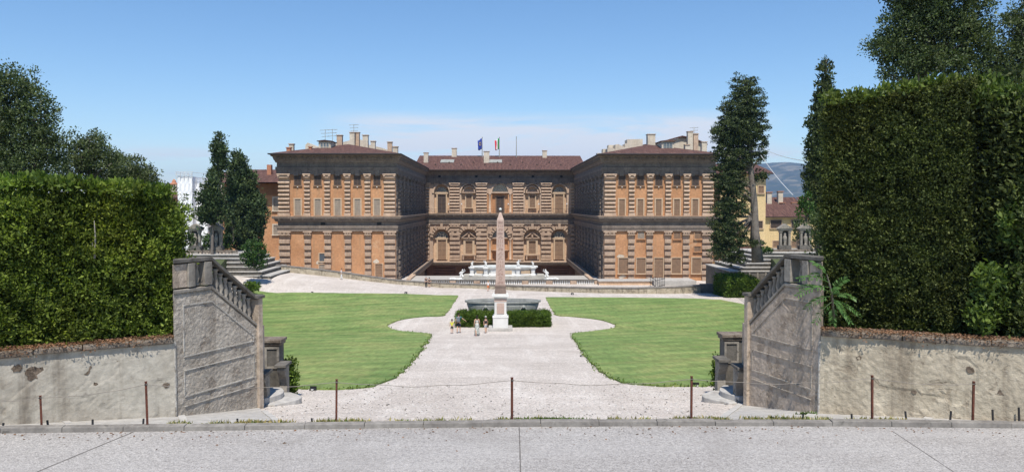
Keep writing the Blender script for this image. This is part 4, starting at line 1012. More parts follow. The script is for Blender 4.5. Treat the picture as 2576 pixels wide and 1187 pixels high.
def flank(s):
    """retaining wall + stair wall + gate on one side; s = -1 left, +1 right"""
    A,Bq,Cq = (LA,LB,LC) if s < 0 else (RA,RB,RC)
    ztop = -3.30 if s < 0 else -3.13
    if s < 0:
        zA = -3.30
    else: zA = -3.05
    side = 'left' if s < 0 else 'right'
    rt = thing('retaining_wall', 'grey patched plaster retaining wall under the bright green hedge' if s < 0 else 'yellowed crumbling plaster retaining wall under the tall dark hedge', 'wall', v3(Bq,-5.3))
    m = MB(); n1 = wall_quad(m, A+ (Bq-A)*0, Bq, (-5.4,-5.6), zA-.16, ztop-.16, .6, SOUTH)
    mat = M['wall_grey'] if s < 0 else M['wall_yellow']
    m.build('wall_core', mat, rt)
    L = (Bq-A).length
    grid_face(A+n1*.02, Bq+n1*.02, lambda u:-5.4-.2*u, lambda u: zA+(ztop-zA)*u-.15, n1, .010 if s < 0 else .02, 'plaster_face', mat, rt, int(L/.09), 26)
    m = MB(); N = int(L/.9)
    for i in range(N):
        a,b = A.lerp(Bq,i/N), A.lerp(Bq,(i+.985)/N); za = zA+(ztop-zA)*i/N+random.uniform(-.015,.015); o = n1*(.10+random.uniform(-.01,.015))
        c,d = b-n1*.6, a-n1*.6
        m.hexa([v3(a+o,za-.15),v3(b+o,za-.15),v3(c,za-.15),v3(d,za-.15)],[v3(a+o,za-.02),v3(b+o,za-.02),v3(c,za),v3(d,za)])
    m.build('coping', M['coping'], rt, bevel=.025)
    # stair wall
    st = thing('stair_wall', 'sunlit stair wall with sloping balustrade ending at the lawn, beside the bright hedge' if s < 0 else 'shaded flaking stair wall with sloping balustrade beside the tall dark hedge', 'wall', v3(Bq,-5.3))
    D = (Cq-Bq); n2 = Vector((D.y,-D.x)).normalized()
    if n2.dot(SOUTH) < 0: n2 = -n2
    LW = D.length
    # along-wall coordinate t (0 near, 1 far); top: flat to tk then down
    zT,zE,tk = (-1.34,-2.66,.415) if s < 0 else (-1.29,-2.62,.46)
    hp = .87
    def zt(t): return zT if t <= tk else zT+(zE-zT)*(t-tk)/(1-tk)
    def zb_(t): return -5.45-.7*t
    ts = [0,tk,1]
    core = MB(); poly = [(0,zb_(0)),(1,zb_(1)),(1,zt(1)-hp),(tk,zt(tk)-hp),(0,zt(0)-hp)]
    TH = .45
    fr = [v3(Bq+D*t,z) for t,z in poly]; bkk = [v3(Bq+D*(t if t > .01 else .15)-n2*TH,z) for t,z in poly]; k = len(poly)
    core.add(fr+bkk, [tuple(range(k)), tuple(range(k,2*k))[::-1]]+[(i,(i+1)%k,k+(i+1)%k,k+i) for i in range(k)])
    core.build('wall_core', M['wall_stair_light'] if s < 0 else M['wall_stair'], st)
    grid_face(Bq+n2*.015, Cq+n2*.015, zb_, lambda t: zt(t)-hp-.04, n2, .022 if s < 0 else .012, 'plaster_face', M['wall_stair_light'] if s < 0 else M['wall_stair'], st, 60, 64, False)
    def bar(mb, t0, z0, t1, z1, h, o0, o1):
        a,b = Bq+D*t0, Bq+D*t1; a2 = a+D*(.16*abs(o0)/.45 if t0 < .01 else 0)
        mb.hexa([v3(a+n2*o1,z0-h/2),v3(b+n2*o1,z1-h/2),v3(b+n2*o0,z1-h/2),v3(a2+n2*o0,z0-h/2)],[v3(a+n2*o1,z0+h/2),v3(b+n2*o1,z1+h/2),v3(b+n2*o0,z1+h/2),v3(a2+n2*o0,z0+h/2)])
    mo = MB()
    zz = [-3.84,-4.20,-4.87,-5.12] if s < 0 else [-3.7,-4.13,-4.72,-4.98]
    for z,h in zip(zz,(.03,.02,.032,.018)): bar(mo, .10, z, .93, z, h, -.02, .04)
    bar(mo, .10, zt(.1)-hp-.32, tk, zt(tk)-hp-.32, .035, -.02, .035)
    bar(mo, tk, zt(tk)-hp-.32, .93, zt(.93)-hp-.32, .035, -.02, .036)
    for t in (.10,.93):
        a,b = Bq+D*(t-.005), Bq+D*(t+.005)
        for z0,z1 in ((zz[0]+.04,zt(t)-hp-.3),(zz[2]+.04,zz[1]-.03)):
            mo.hexa([v3(a+n2*.03,z0),v3(b+n2*.03,z0),v3(b-n2*.02,z0),v3(a-n2*.02,z0)],[v3(a+n2*.03,z1),v3(b+n2*.03,z1),v3(b-n2*.02,z1),v3(a-n2*.02,z1)])
    mo.build('moulding', M['moulding'] if s < 0 else M['wall_stair_light'], st)
    # corner strips
    m = MB()
    for t0,t1 in ((-.004,.008),):
        a,b = Bq+D*t0, Bq+D*t1; m.hexa([v3(a+n2*.05,-5.5),v3(b+n2*.05,-5.5),v3(b-n2*.05,-5.5),v3(a-n2*.05,-5.5)],[v3(a+n2*.05,-3.4),v3(b+n2*.05,-3.4),v3(b-n2*.05,-3.4),v3(a-n2*.05,-3.4)])
    m.build('corner_strip', M['moulding'], st)
    # balustrade: plinth, rail, piers, balusters
    def rail(name, dz, h, o0, o1, mat):
        m = MB(); bar(m, -.01, zt(0)+dz, tk, zt(tk)+dz, h, o0, o1); bar(m, tk+.0005, zt(tk)+dz, 1.01, zt(1)+dz, h, o0, o1)
        return m.build(name, mat, st, bevel=.015)
    rail('plinth', -hp+.05, .09, -.42, .045, M['trim']); rail('handrail', -.055, .10, -.36, .055, M['stone_dark'])
    m = MB(); bar(m, 0, zt(0)-hp/2, .15, zt(.15)-hp/2, hp-.28, -.3, .0); m.build('parapet_panel', M['wall_stair'], st)
    def pier(t, w_, ex=0., zlo=None, zhi=None, mat=None):
        m = MB(); a,b = Bq+D*(t-w_/2), Bq+D*(t+w_/2); zl_ = zlo if zlo is not None else zt(t)-hp+.13; zh = zhi if zhi is not None else zt(t)-.13-(.05 if t > tk else 0)
        m.hexa([v3(a+n2*.055,zl_),v3(b+n2*.055,zl_),v3(b-n2*.34,zl_),v3(a-n2*.34,zl_)],[v3(a+n2*.055,zh),v3(b+n2*.055,zh),v3(b-n2*.34,zh),v3(a-n2*.34,zh)])
        m.build('pier', mat or M['trim'], st, bevel=.012)
    pier(.19,.075); pier(tk-.04,.085)
    def balu(t, i):
        c = Bq+D*t-n2*.15; z0 = zt(t)-hp+.12; z1 = zt(t)-.12; h = z1-z0; m = MB()
        m.lathe((c.x,c.y,z0), [(.085,0),(.085,.06),(.05,.09),(.095,h*.35),(.045,h*.72),(.07,h*.8),(.055,h*.88),(.09,h-.05),(.09,h)], 10)
        m.build('baluster', M['trim'], st, smooth=True)
    for i,t in enumerate((.245,.30)): balu(t,i)
    for i in range(9): balu(tk+.045+.058*i, i)
    # end pier
    e = MB(); a,b = Bq+D*.972, Bq+D*1.03
    zt1 = zE+.02; zb1 = -6.3
    e.hexa([v3(a+n2*.10,zb1),v3(b+n2*.10,zb1),v3(b-n2*.5,zb1),v3(a-n2*.5,zb1)],[v3(a+n2*.10,zt1),v3(b+n2*.10,zt1),v3(b-n2*.5,zt1),v3(a-n2*.5,zt1)])
    e.build('end_pier', M['wall_stair'], st, bevel=.015)
    e = MB(); a,b = Bq+D*.94, Bq+D*1.045
    e.hexa([v3(a+n2*.15,zt1),v3(b+n2*.15,zt1),v3(b-n2*.55,zt1),v3(a-n2*.55,zt1)],[v3(a+n2*.15,zt1+.09),v3(b+n2*.15,zt1+.09),v3(b-n2*.55,zt1+.09),v3(a-n2*.55,zt1+.09)])
    e.build('pier_cap', M['stone_dark'], st, bevel=.015)
    e = MB(); e.box(*sorted((Cq.x+s*.1,Cq.x+s*3.)), Cq.y+.46, Cq.y+.9, -6.6, zE-.9); e.build('return_wall', M['wall_stair'], st)
    # gate: block, two scroll pedestals, two steps
    gx = lambda px,d: at(px,600,d).x
    if s < 0: bl = (655,703,25.2,852,1000); fp = (690,714,24.4,915,1008); npd = (638,663,22.75,937,1030)
    else: bl = (1869,1821,25.2,842,995); fp = (1838,1812,24.4,905,1000); npd = (1886,1860,22.75,925,1018)
    # block
    gb = thing('gate_block', 'dark stone panelled pier behind the steps at the %s lawn corner' % side, 'pier', (gx(bl[1],bl[2]),bl[2],-6.5))
    x0,x1 = sorted((gx(bl[0],bl[2])-.0, gx(bl[1],bl[2]))); zt_ = at(1288,bl[3],bl[2]).z
    if s < 0: x0 -= .9
    else: x1 += .9
    m = MB(); m.box(x0+.05,x1-.05,bl[2],bl[2]+.55,-6.9,zt_-.14); m.build('body', M['stone_dark'], gb, bevel=.02)
    m = MB(); m.box(x0-.04,x1+.04,bl[2]-.1,bl[2]+.62,zt_-.10,zt_); m.box(x0+.0,x1-.0,bl[2]-.05,bl[2]+.6,zt_-.2,zt_-.101); m.build('cap', M['coping'], gb, bevel=.015)
    m = MB()
    xi0,xi1 = (x0+1.0,x1-.05) if s < 0 else (x0+.05,x1-1.0)
    for (u0,u1,z0,z1) in ((xi0,xi1,zt_-.31,zt_-.24),(xi0,xi1,zt_-.95,zt_-.88),(xi0,xi0+.07,zt_-.88,zt_-.31),(xi1-.07,xi1,zt_-.88,zt_-.31)): m.box(u0,u1,bl[2]-.035,bl[2]-.002,z0,z1)
    m.build('panel_frame', M['trim'], gb)
    for (pa,pb,d,yt,yb),nm in ((fp,'outer'),(npd,'inner')):
        x0,x1 = sorted((gx(pa,d),gx(pb,d))); z1 = at(1288,yt,d).z; z0 = at(1288,yb,d).z-.15
        p = thing('scroll_pedestal', ('scroll shaped stone pedestal on the bush side of the %s steps' if nm == 'outer' else 'scroll shaped stone pedestal on the wall side of the %s steps') % side, 'pedestal', ((x0+x1)/2,d,z0), 'scroll pedestals at the gate steps')
        h = z1-z0; dep = .8
        prof_ = [(.0,z0),(.55,z0),(.52,z0+h*.1),(.34,z0+h*.2),(.28,z0+h*.45),(.33,z0+h*.62),(.50,z0+h*.78),(.56,z0+h*.87),(.50,z0+h*.93),(0,z0+h*.93)]
        m = MB(); m.prism([(d+.56-q[0],q[1]) for q in prof_], x0+.03, x1-.03, 'x'); m.box(x0+.05,x1-.05,d+.56,d+.62,z0,z0+h*.93); m.build('scroll', M['trim'], p, bevel=.01)
        m = MB(); m.box(x0-.03,x1+.03,d-.08,d+.66,z0+h*.93,z1); m.build('cap', M['stone_dark'], p, bevel=.015)
        m = MB(); m.tube([(x0+.01,d+.12,z0+h*.86),(x1-.01,d+.12,z0+h*.86)], .075, 10); m.tube([(x0+.01,d+.06,z0+h*.08),(x1-.01,d+.06,z0+h*.08)], .07, 10); m.build('volute', M['trim'], p)
    # steps, rounded outwards towards the gravel
    sp_ = thing('gate_steps', 'two rounded pale stone steps at the %s lawn gate' % side, 'steps', (gx(fp[0],23.5),23.5,-6.3))
    for k in range(3):
        xa = gx((668,655,640)[k] if s < 0 else (1855,1868,1883)[k],23.4); ext = (.95,.55,.1)[k]
        cx = xa; m = MB(); zc = tz(cx,23.4)+.14+.17*k
        pts = [(cx+s*2.2,22.95),(cx-s*ext*.4,22.95-.06*(2-k))]
        nn = 10
        for i in range(nn+1):
            a_ = math.pi*i/nn; pts.append((cx-s*ext*(.45+.55*math.sin(a_)), 22.95+1.45*(i/nn)))
        pts.append((cx+s*2.2,24.4))
        m.prism(pts, zc-.45, zc, 'z'); m.build('step', M['paving'] if k < 2 else M['stone_dark'], sp_, bevel=.02)
    return rt, st, n1, n2
M['bare'] = m_weathered('bare_masonry', (.20,.155,.115,1), (.12,.09,.065,1), (.07,.05,.038,1), 3., .1, 1., .1, .55, 9)
RTL,STL,n1l,n2l = flank(-1)
RTR,STR,n1r,n2r = flank(1)
def on_wall(px, py, A, Bq):     # distance at which a sight line meets a wall line
    v = ray(px,py); v = v/v.y; D = Bq-A
    return (A.x-A.y/D.y*D.x)/(v.x-D.x/D.y)
for px,py,r in ((88,938,.2),(213,930,.165),(45,925,.12),(335,962,.07),(418,968,.08),(240,965,.05),(258,1010,.07),(120,900,.05),(300,905,.06)): patch(px, py, r, on_wall(px,py,LA,LB), n1l, RTL, M['bare'])
for px,py,r in ((2230,905,.11),(2330,918,.09),(2160,900,.07),(2440,930,.09),(2150,960,.1),(2520,985,.1),(2300,985,.06),(2120,1015,.07)): patch(px, py, r, on_wall(px,py,RA,RB), n1r, RTR, M['bare'])
# drain pipe mouth at the right wall foot
dp = thing('drain_pipe', 'short round drain pipe mouth at the foot of the right stair wall', 'pipe', tuple(gp(1879,1016)))
c = gp(1879,1014); m = MB(); n = 14
for r0,r1 in ((.085,.15),):
    for i in range(n):
        a,b = 2*math.pi*i/n, 2*math.pi*(i+1)/n
        P = lambda r,t,y: (c.x+r*math.cos(t), y, c.z+.12+r*math.sin(t))
        m.hexa([P(r0,a,c.y-.25),P(r1,a,c.y-.25),P(r1,b,c.y-.25),P(r0,b,c.y-.25)],[P(r0,a,c.y+.2),P(r1,a,c.y+.2),P(r1,b,c.y+.2),P(r0,b,c.y+.2)])
m.build('pipe_ring', M['trim'], dp); m = MB(); m.box(c.x-.08,c.x+.08,c.y+.1,c.y+.19,c.z+.04,c.z+.2); m.build('pipe_dark', M['black'], dp)

# raised banks behind the walls
def bank_z(x, d): return -3.42-(max(0,d-20))*.046
def bank(s):
    A,Bq,Cq = (LA,LB,LC) if s < 0 else (RA,RB,RC)
    n1 = n1l if s < 0 else n1r
    inner = [tuple(A-n1*.58), tuple(Bq-n1*.58), (s*8.9,22), (s*9.3,24.5), (s*13.5,38), (s*20.5,55), (s*30.5,85), (s*38.2,108), (s*40,121)]
    poly = inner+[(s*72,121),(s*72,12)]
    if s > 0: poly = poly[::-1]
    drape(poly, 'bank', M['bank'], 0, edge=5., fz=bank_z, skirt=4.)
M['bank'] = m_weathered('earth', (.10,.12,.045,1), (.07,.085,.03,1), (.13,.11,.06,1), .8, 0, .6, .05)
bank(-1); bank(1)

# ------------------------------------------------------------------ big hedges
def hedge_body(name, label, A, Bq, n, zb0, zt0, zt1, thick, mat, clump, dens, per, size, ends=(0,1), bulge=.16, slope_top=None):
    t = thing(name, label, 'hedge', (A.x,A.y,zb0))
    D = Bq-A; n = Vector(n).normalized()
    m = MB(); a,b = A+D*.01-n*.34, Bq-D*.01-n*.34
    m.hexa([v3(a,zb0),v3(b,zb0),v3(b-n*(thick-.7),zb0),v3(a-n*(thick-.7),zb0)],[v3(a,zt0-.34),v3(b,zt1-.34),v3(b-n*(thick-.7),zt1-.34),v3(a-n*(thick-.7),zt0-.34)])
    m.build('shade_core', M['hedge_core'], t)  # solid dark filler box in place of the hedge's shaded inside
    dz = Vector((0,0,1)); n3 = Vector((n.x,n.y,0)); D3 = Vector((D.x,D.y,0))
    hmin = min(zt0,zt1)-zb0
    qs = [(v3(A,zb0), D3, (0,0,hmin), n3)]
    if zt1 != zt0:
        hi = Bq if zt1 > zt0 else A; sg = -1 if zt1 > zt0 else 1
        for k in range(4):
            f0,f1 = k/4,(k+1)/4; hh = abs(zt1-zt0)*(1-f0-.06)
            st = v3(hi+D*sg*f1,zb0+hmin); qs.append((st, D3*.25*(1 if sg < 0 else -1)*(1 if sg < 0 else -1), (0,0,hh), n3) if sg < 0 else (v3(hi+D*f0,zb0+hmin), D3*.25, (0,0,hh), n3))
    qs.append(((A.x,A.y,zt0), D3+dz*(zt1-zt0), -n3*thick, dz))
    if 0 in ends: qs.append((v3(A,zb0), -n3*thick, (0,0,zt0-zb0), -D3.normalized()))
    if 1 in ends: qs.append((v3(Bq,zb0), -n3*thick, (0,0,zt1-zb0), D3.normalized()))
    surf_hedge(t, qs, mat, clump, dens, per, size, bulge)
    return t
# left: face just behind the wall
hA = LA-n1l*.35+(LB-LA)*.25; hB = Vector(at(440,600,20.0)[:2])
HL = hedge_body('clipped_hedge', 'bright green clipped laurel hedge on the grey retaining wall, left', hA, hB, (n1l.x,n1l.y), -3.35, .24, -.06, 2.4, M['hedge_l'], .17, 150, 22, .095, (1,), .2)
m = MB(); p = [at(238,650,18.85),at(240,600,18.9),at(237,555,18.95)]; m.tube(p, [.022,.016,.008], 5); m.tube([p[0],at(232,610,18.9)],[.014,.006],5); m.build('bare_stem', M['trim'], HL)
# right: two faces with a corner
c0 = Vector(at(2072,600,21.2)[:2]); c1 = Vector(at(2440,600,19.0)[:2]); c2 = Vector(at(2700,600,17.0)[:2])
nr = Vector((c1.y-c0.y, -(c1.x-c0.x))).normalized()
HR = hedge_body('clipped_hedge', 'tall dark clipped holm oak hedge on the yellowed wall, right', c0, c1, (nr.x,nr.y), -3.3, 2.66, 3.04, 2.6, M['hedge_r'], .13, 190, 20, .08, (0,), .11)
nr2 = Vector((c2.y-c1.y, -(c2.x-c1.x))).normalized()
HR2 = hedge_body('hedge_extension', 'looser fresh green hedge right of the tall dark one at the frame edge', c1-nr*.25+Vector((.1,.2)), c2+Vector((0,.3)), (nr2.x,nr2.y), -3.3, 2.85, 1.9, 2.4, M['hedge_r'], .26, 60, 20, .13, (), .3)
fb = []
for (px,py,rx,ry) in ((2540,740,60,90),(2490,720,40,60),(2560,560,50,60),(2470,800,40,35)):
    c = at(px,py,18.1); C = ell(c, (rx*18/F*.8,.25,ry*18/F), 60); fb.append(clump_leaves(C, .2*np.ones(60), 14, .14))
M['shoot_r'] = m_leaf('olive_shoot', (.04,.075,.016,1), (.15,.205,.045,1), .3, .5)
quads_obj(np.concatenate(fb), 'fresh_shoots', M['shoot_r'], HR2)
fb = []
for (px,py,rx,ry,d) in ((2430,210,110,9,19.7),(2300,222,110,6,20.2),(2150,246,90,5,20.8),(2520,236,60,18,18.8)):
    C = ell(at(px,py,d), (rx*d/F,.6,ry*d/F), 70); fb.append(clump_leaves(C, .22*np.ones(70), 14, .13, up=.9))
quads_obj(np.concatenate(fb), 'fresh_shoots', M['shoot_r'], HR)
fb = []
for (px,py,rx,ry,d) in ((60,456,80,8,18.6),(180,462,70,7,19),(300,471,70,7,19.3),(385,482,30,7,19.8)):
    C = ell(at(px,py,d), (rx*d/F,.6,ry*d/F), 60); fb.append(clump_leaves(C, .2*np.ones(60), 14, .14, up=.8))
quads_obj(np.concatenate(fb), 'fresh_shoots', M['hedge_bright'], HL)
# leaf litter and ivy strip on the wall tops
def litter(A, Bq, n, z0, z1, name, label):
    N = 3600; u = rng.random(N); o = np.minimum(rng.uniform(-.32,.2,N), .17)
    P = np.array([[A.x+(Bq.x-A.x)*a-n.x*-b, A.y+(Bq.y-A.y)*a-n.y*-b, z0+(z1-z0)*a+.015+0+random.random()*.05-(random.random()**2*.22*(math.sin(a*37)+1.1)*.6 if b > .1 else 0)] for a,b in zip(u,o)])
    A_ = unit(N); A_[:,2] *= .35
    o = quads_obj(leaf_mesh(P, A_, .055*rng.uniform(.6,1.5,N), .5), name, M['litter']); tag(o, label, 'dead leaves', None, 'stuff')
litter(LA, LB, n1l, -3.30, -3.30, 'leaf_litter', 'dry brown leaves on the grey wall under the bright hedge')
litter(RA, RB, n1r, -3.05, -3.13, 'leaf_litter', 'dry brown leaves on the yellowed wall under the dark hedge')

# ------------------------------------------------------------------ upper parapets with aedicules, seat tiers
def parapet(s):
    d = 111.; side = 'left' if s < 0 else 'right'
    yt = 629 if s < 0 else 628; zt_ = at(1258,yt,d).z
    pxs = (440,592) if s < 0 else (1932,2110)
    x0,x1 = at(pxs[0],600,d).x, at(pxs[1],600,d).x
    t = thing('upper_parapet', 'dark stone parapet carrying two niche shrines, %s of the palace' % side, 'parapet', (x0,d,-5))
    m = MB(); m.box(x0,x1,d,d+.7,-8.2,zt_-.2); m.build('body', M['stone_dark'], t)
    m = MB(); m.box(x0-.1,x1+.1,d-.12,d+.82,zt_-.2,zt_); m.build('coping', M['coping'], t, bevel=.02)
    m = MB(); n = 3
    for k in range(n+1):
        x = x0+(x1-x0)*k/n; m.box(x-.4,x+.4,d-.08,d-.002,-8.2,zt_-.202)
    m.build('pier', M['trim'], t)
    m = MB()
    for k in range(n):
        a,b = x0+(x1-x0)*k/n+.6, x0+(x1-x0)*(k+1)/n-.6
        for u in np.arange(a,b,.5): m.box(u,u+.2,d-.05,d-.003,zt_-1.3,zt_-.35)
        m.box(a-.05,b+.05,d-.06,d-.003,zt_-.35,zt_-.22)
    m.build('panel', M['wall_stair'], t)
    return zt_
zpl, zpr = parapet(-1), parapet(1)
def aedicule(px, s, zt_, label):
    d = 111.1; x = at(px,600,d).x; t = thing('niche_shrine', label, 'shrine', (x,d,zt_), 'niche shrines on the garden parapets')
    H = at(px,563,d).z-zt_; q = H/1.4; w_ = .24*q
    m = MB(); m.box(x-w_-.1*q,x+w_+.1*q,d-.05*q,d+.3*q,zt_,zt_+.22*q); m.box(x-w_,x+w_,d+.14*q,d+.26*q,zt_+.22*q,zt_+H*.78); m.build('back', M['stone_dark'], t, bevel=.03)
    for u in (-1,1):
        m = MB(); m.box(x+u*w_-.06*q,x+u*w_+.06*q,d-.03*q,d+.14*q,zt_+.22*q,zt_+H*.74); m.box(x+u*w_-.085*q,x+u*w_+.085*q,d-.05*q,d+.16*q,zt_+H*.66,zt_+H*.74)
        m.build('side_pier', M['trim'], t, bevel=.02)
    m = MB(); m.box(x-w_-.12*q,x+w_+.12*q,d-.08*q,d+.3*q,zt_+H*.74,zt_+H*.81); m.build('entablature', M['trim'], t, bevel=.02)
    m = MB(); m.prism([(x-w_-.17*q,zt_+H*.81),(x+w_+.17*q,zt_+H*.81),(x,zt_+H)], d-.12*q, d+.35*q, 'y'); m.build('pediment_roof', M['trim'], t)
    m = MB(); m.lathe((x,d+.05*q,zt_+.22*q), [(.08*q,0),(.08*q,.05*q),(.045*q,.1*q),(.1*q,.28*q),(.12*q,.42*q),(.09*q,.5*q),(.05*q,.55*q),(.075*q,.62*q),(.03*q,.7*q)], 12); m.build('urn', M['trim'], t, smooth=True)
aedicule(490, -1, zpl, 'weathered niche shrine on the left parapet, nearer the bright hedge')
aedicule(543, -1, zpl, 'weathered niche shrine on the left parapet, nearer the cypresses')
aedicule(1975, 1, zpr, 'weathered niche shrine on the right parapet, nearer the palace')
aedicule(2027, 1, zpr, 'weathered niche shrine on the right parapet, nearer the tall hedge')
def tiers(s):
    side = 'left' if s < 0 else 'right'; d0 = 108.
    edges_ = [680,656,641,628,614,602] if s < 0 else [1838,1862,1880,1893,1905,1916]
    ytop = [692,682,670.5,660,650,641] if s < 0 else [682,673,663,654,645,637]
    t = thing('seat_tiers', 'stepped grey stone seat tiers at the %s end of the lawn' % side, 'seating', (at(edges_[0],700,d0).x,d0,-11))
    zprev = None
    for k in range(6):
        x0 = at(edges_[k],600,d0).x; z = at(1258,ytop[k],d0).z; x1 = s*51.
        a,b = sorted((x0,x1)); zb = -13 if k == 0 else zprev-.02
        m = MB(); m.box(a+.04,b-.04,d0+.35*k,121-.3*k,zb,z-.16); o = m.build('tier', M['stone_dark'], t)
        m = MB(); m.box(a-.06,b+.06,d0-.1+.35*k,121.1-.3*k,z-.16,z); m.build('tier_slab', M['paving'], o, bevel=.03)
        if k == 0:
            m = MB()
            for u in np.arange(a+.3,b,1.15): m.box(u,u+.22,d0-.05,d0-.002,-12.4,z-.17)
            m.build('tier_pier', M['trim'], o)
        zprev = z
tiers(-1); tiers(1)

# ------------------------------------------------------------------ ramp wall, terrace, balustrade, fountain
rw = [gp(x,y-3.2) for x,y in ((655,682.5),(690,684.5),(780,694),(860,702.5),(930,711),(1000,718.5),(1080,724),(1160,727.5),(1250,731),(1340,735),(1420,738),(1500,740.5),(1600,742),(1700,742),(1764,740))]
rwt = [663,664.5,673.5,683,693.5,703,708.5,712.5,716,719,721,723,723.5,721,717]
t = thing('ramp_wall', 'long low curving stone wall below the palace, mottled with lichen', 'wall', tuple(rw[6]))
m = MB(); c_ = MB(); TH = .5
for i in range(len(rw)-1):
    a,b = rw[i],rw[i+1]; za = a.y/at(1258,rwt[i],1).y*at(1258,rwt[i],1).z; zb = b.y*at(1258,rwt[i+1],1).z
    nn = Vector((b.y-a.y,-(b.x-a.x),0)).normalized()*TH
    m.hexa([(a.x,a.y,a.z-.6),(b.x,b.y,b.z-.6),(b.x-nn.x,b.y-nn.y,b.z-.6),(a.x-nn.x,a.y-nn.y,a.z-.6)],[(a.x,a.y,za-.14),(b.x,b.y,zb-.14),(b.x-nn.x,b.y-nn.y,zb-.14),(a.x-nn.x,a.y-nn.y,za-.14)])
    o = nn*.14
    c_.hexa([(a.x+o.x,a.y+o.y,za-.14),(b.x+o.x,b.y+o.y,zb-.14),(b.x-nn.x-o.x,b.y-nn.y-o.y,zb-.14),(a.x-nn.x-o.x,a.y-nn.y-o.y,za-.14)],[(a.x+o.x,a.y+o.y,za),(b.x+o.x,b.y+o.y,zb),(b.x-nn.x-o.x,b.y-nn.y-o.y,zb),(a.x-nn.x-o.x,a.y-nn.y-o.y,za)])
M['lichen'] = m_weathered('lichened_stone', (.50,.44,.33,1), (.36,.30,.215,1), (.15,.125,.09,1), 1.0, .75, .6, .05, .54, 4)
m.build('wall', M['lichen'], t); c_.build('coping', M['kerb'], t)
e = rw[-1]; m = MB(); m.box(e.x-.1,e.x+1.9,e.y-.5,e.y+.6,e.z-.5,e.y*at(1258,715,1).z); m.build('end_block', M['stone_dark'], t)
# terrace slab
m = MB(); m.box(-15.2,15.2,128.5,139.1,-13.5,-12.52); structure(m, 'terrace', M['paving'])
d = 124.6; bx0,bx1 = at(1078,700,d).x, at(1503,700,d).x; zr = at(1258,703.5,d).z
t = thing('terrace_balustrade', 'long pale stone balustrade in front of the palace fountain', 'balustrade', (0,d,-12.9))
m = MB(); m.box(bx0,bx1,d-.1,d+.45,zr-.16,zr); m.build('handrail', M['stone_dark'], t)
m = MB(); m.box(bx0,bx1,d-.1,d+.45,-13.2,zr-.86); m.build('plinth', M['pietra'], t)
m = MB(); m.box(bx0,bx1,d+.9,d+1.3,-13.2,zr-.1); m.build('shade_backing', M['stone_dark'], t)  # added dark slab, stands in for the shade behind the balusters
piers = np.linspace(bx0,bx1,8)
for x in piers:
    m = MB(); m.box(x-.5,x+.5,d-.14,d+.49,-13.1,zr-.161); m.build('pier', M['pietra'], t)
m = MB(); m.lathe((0,d+.17,zr-.86), [(.13,0),(.13,.08),(.08,.12),(.155,.3),(.08,.52),(.13,.6),(.13,.70)], 8)
b0 = m.build('baluster', M['white'], t, smooth=True); first = True
for k in range(7):
    for u in np.linspace(piers[k]+.68, piers[k+1]-.68, 8):
        b = b0 if first else b0.copy()
        if not first: COL.objects.link(b); b.parent = t
        b.location = (u-0, 0, 0); first = False
# planter wall and rail right of the balustrade
t = thing('planter_wall', 'low pale plastered wall with stone coping below the right wing', 'wall', (22,123,-13))
x0,x1 = at(1507,700,123).x, at(1640,700,123).x; z1 = at(1258,706,123).z
m = MB(); m.box(x0,x1,123,126,-13.2,z1-.15); m.build('wall', M['plaster_pale'], t)
m = MB(); m.box(x0-.1,x1+.1,122.85,126.1,z1-.15,z1); m.build('coping', M['paving'], t)
t = thing('paved_platform', 'flat grey stone platform below the right wing shutters', 'platform', (26,122,-13))
x0,x1 = at(1645,700,122).x, at(1752,700,122).x; m = MB(); m.box(x0,x1,122,127,-13.2,at(1258,707,122).z); m.build('slab', M['paving'], t)
t = thing('iron_stair_rail', 'dark iron railing round steps at the right wing', 'railing', (24,121,-13))
m = MB(); p0 = at(1648,722,120); 
for (xa,ya,xb,yb) in ((1634,710,1652,722),(1648,722,1673,716),(1634,695,1652,706),(1648,706,1673,700)):
    a,b = at(xa,ya,120.5),at(xb,yb,121); m.tube([a,b],.05,5)
for k in range(9):
    u = k/8; xa = 1636+36*u; yb = 716 if u < .5 else 718; a,b = at(xa,yb+4,120.7),at(xa,yb-20,120.7); m.tube([a,b],.035,4)
m.build('bars', M['iron'], t)

M['fstep'] = m_weathered('fountain_stone', (.46,.44,.40,1), (.36,.34,.30,1), (.22,.20,.17,1), .8, .4, .4, .04)
FD = 133.7; FB = -12.5
ft = thing('palace_fountain', 'white marble octagonal fountain with statues on its rim before the court', 'fountain', (0.7,FD,FB))
fx = at(1268,690,FD).x
def octa(r, z0, z1, sy=.55): 
    m = MB(); m.lathe((fx,FD,0), [(r,z0),(r,z1)], 8, 1, sy, rot=math.pi/8); return m
for k,(r,h) in enumerate(((8.9,.22),(8.2,.44),(7.5,.66))):
    octa(r, FB-.1, FB+h).build('step', M['fstep'], ft)
m = MB(); m.lathe((fx,FD,0), [(5.9,FB+.66),(5.9,FB+.9),(5.6,FB+1.0),(5.75,FB+1.7),(6.2,FB+1.95),(6.3,FB+2.1),(5.6,FB+2.1),(5.5,FB+1.8)], 8, 1, .55, rot=math.pi/8); m.build('basin', M['white'], ft)
for i in range(8):
    a = math.pi/8+i*math.pi/4; b = a+math.pi/4; m = MB()
    p,q = Vector((fx+5.68*math.cos(a),FD+5.68*.55*math.sin(a),0)), Vector((fx+5.68*math.cos(b),FD+5.68*.55*math.sin(b),0))
    mid = (p+q)/2; nn = (mid-Vector((fx,FD,0))).normalized()*.10
    a_,b_ = p.lerp(q,.2)+nn, p.lerp(q,.8)+nn
    m.hexa([v3(a_,FB+1.02),v3(b_,FB+1.02),v3(b_-nn*2,FB+1.02),v3(a_-nn*2,FB+1.02)],[v3(a_,FB+1.62),v3(b_,FB+1.62),v3(b_-nn*2,FB+1.62),v3(a_-nn*2,FB+1.62)])
    m.build('relief_panel', M['frame'], ft)
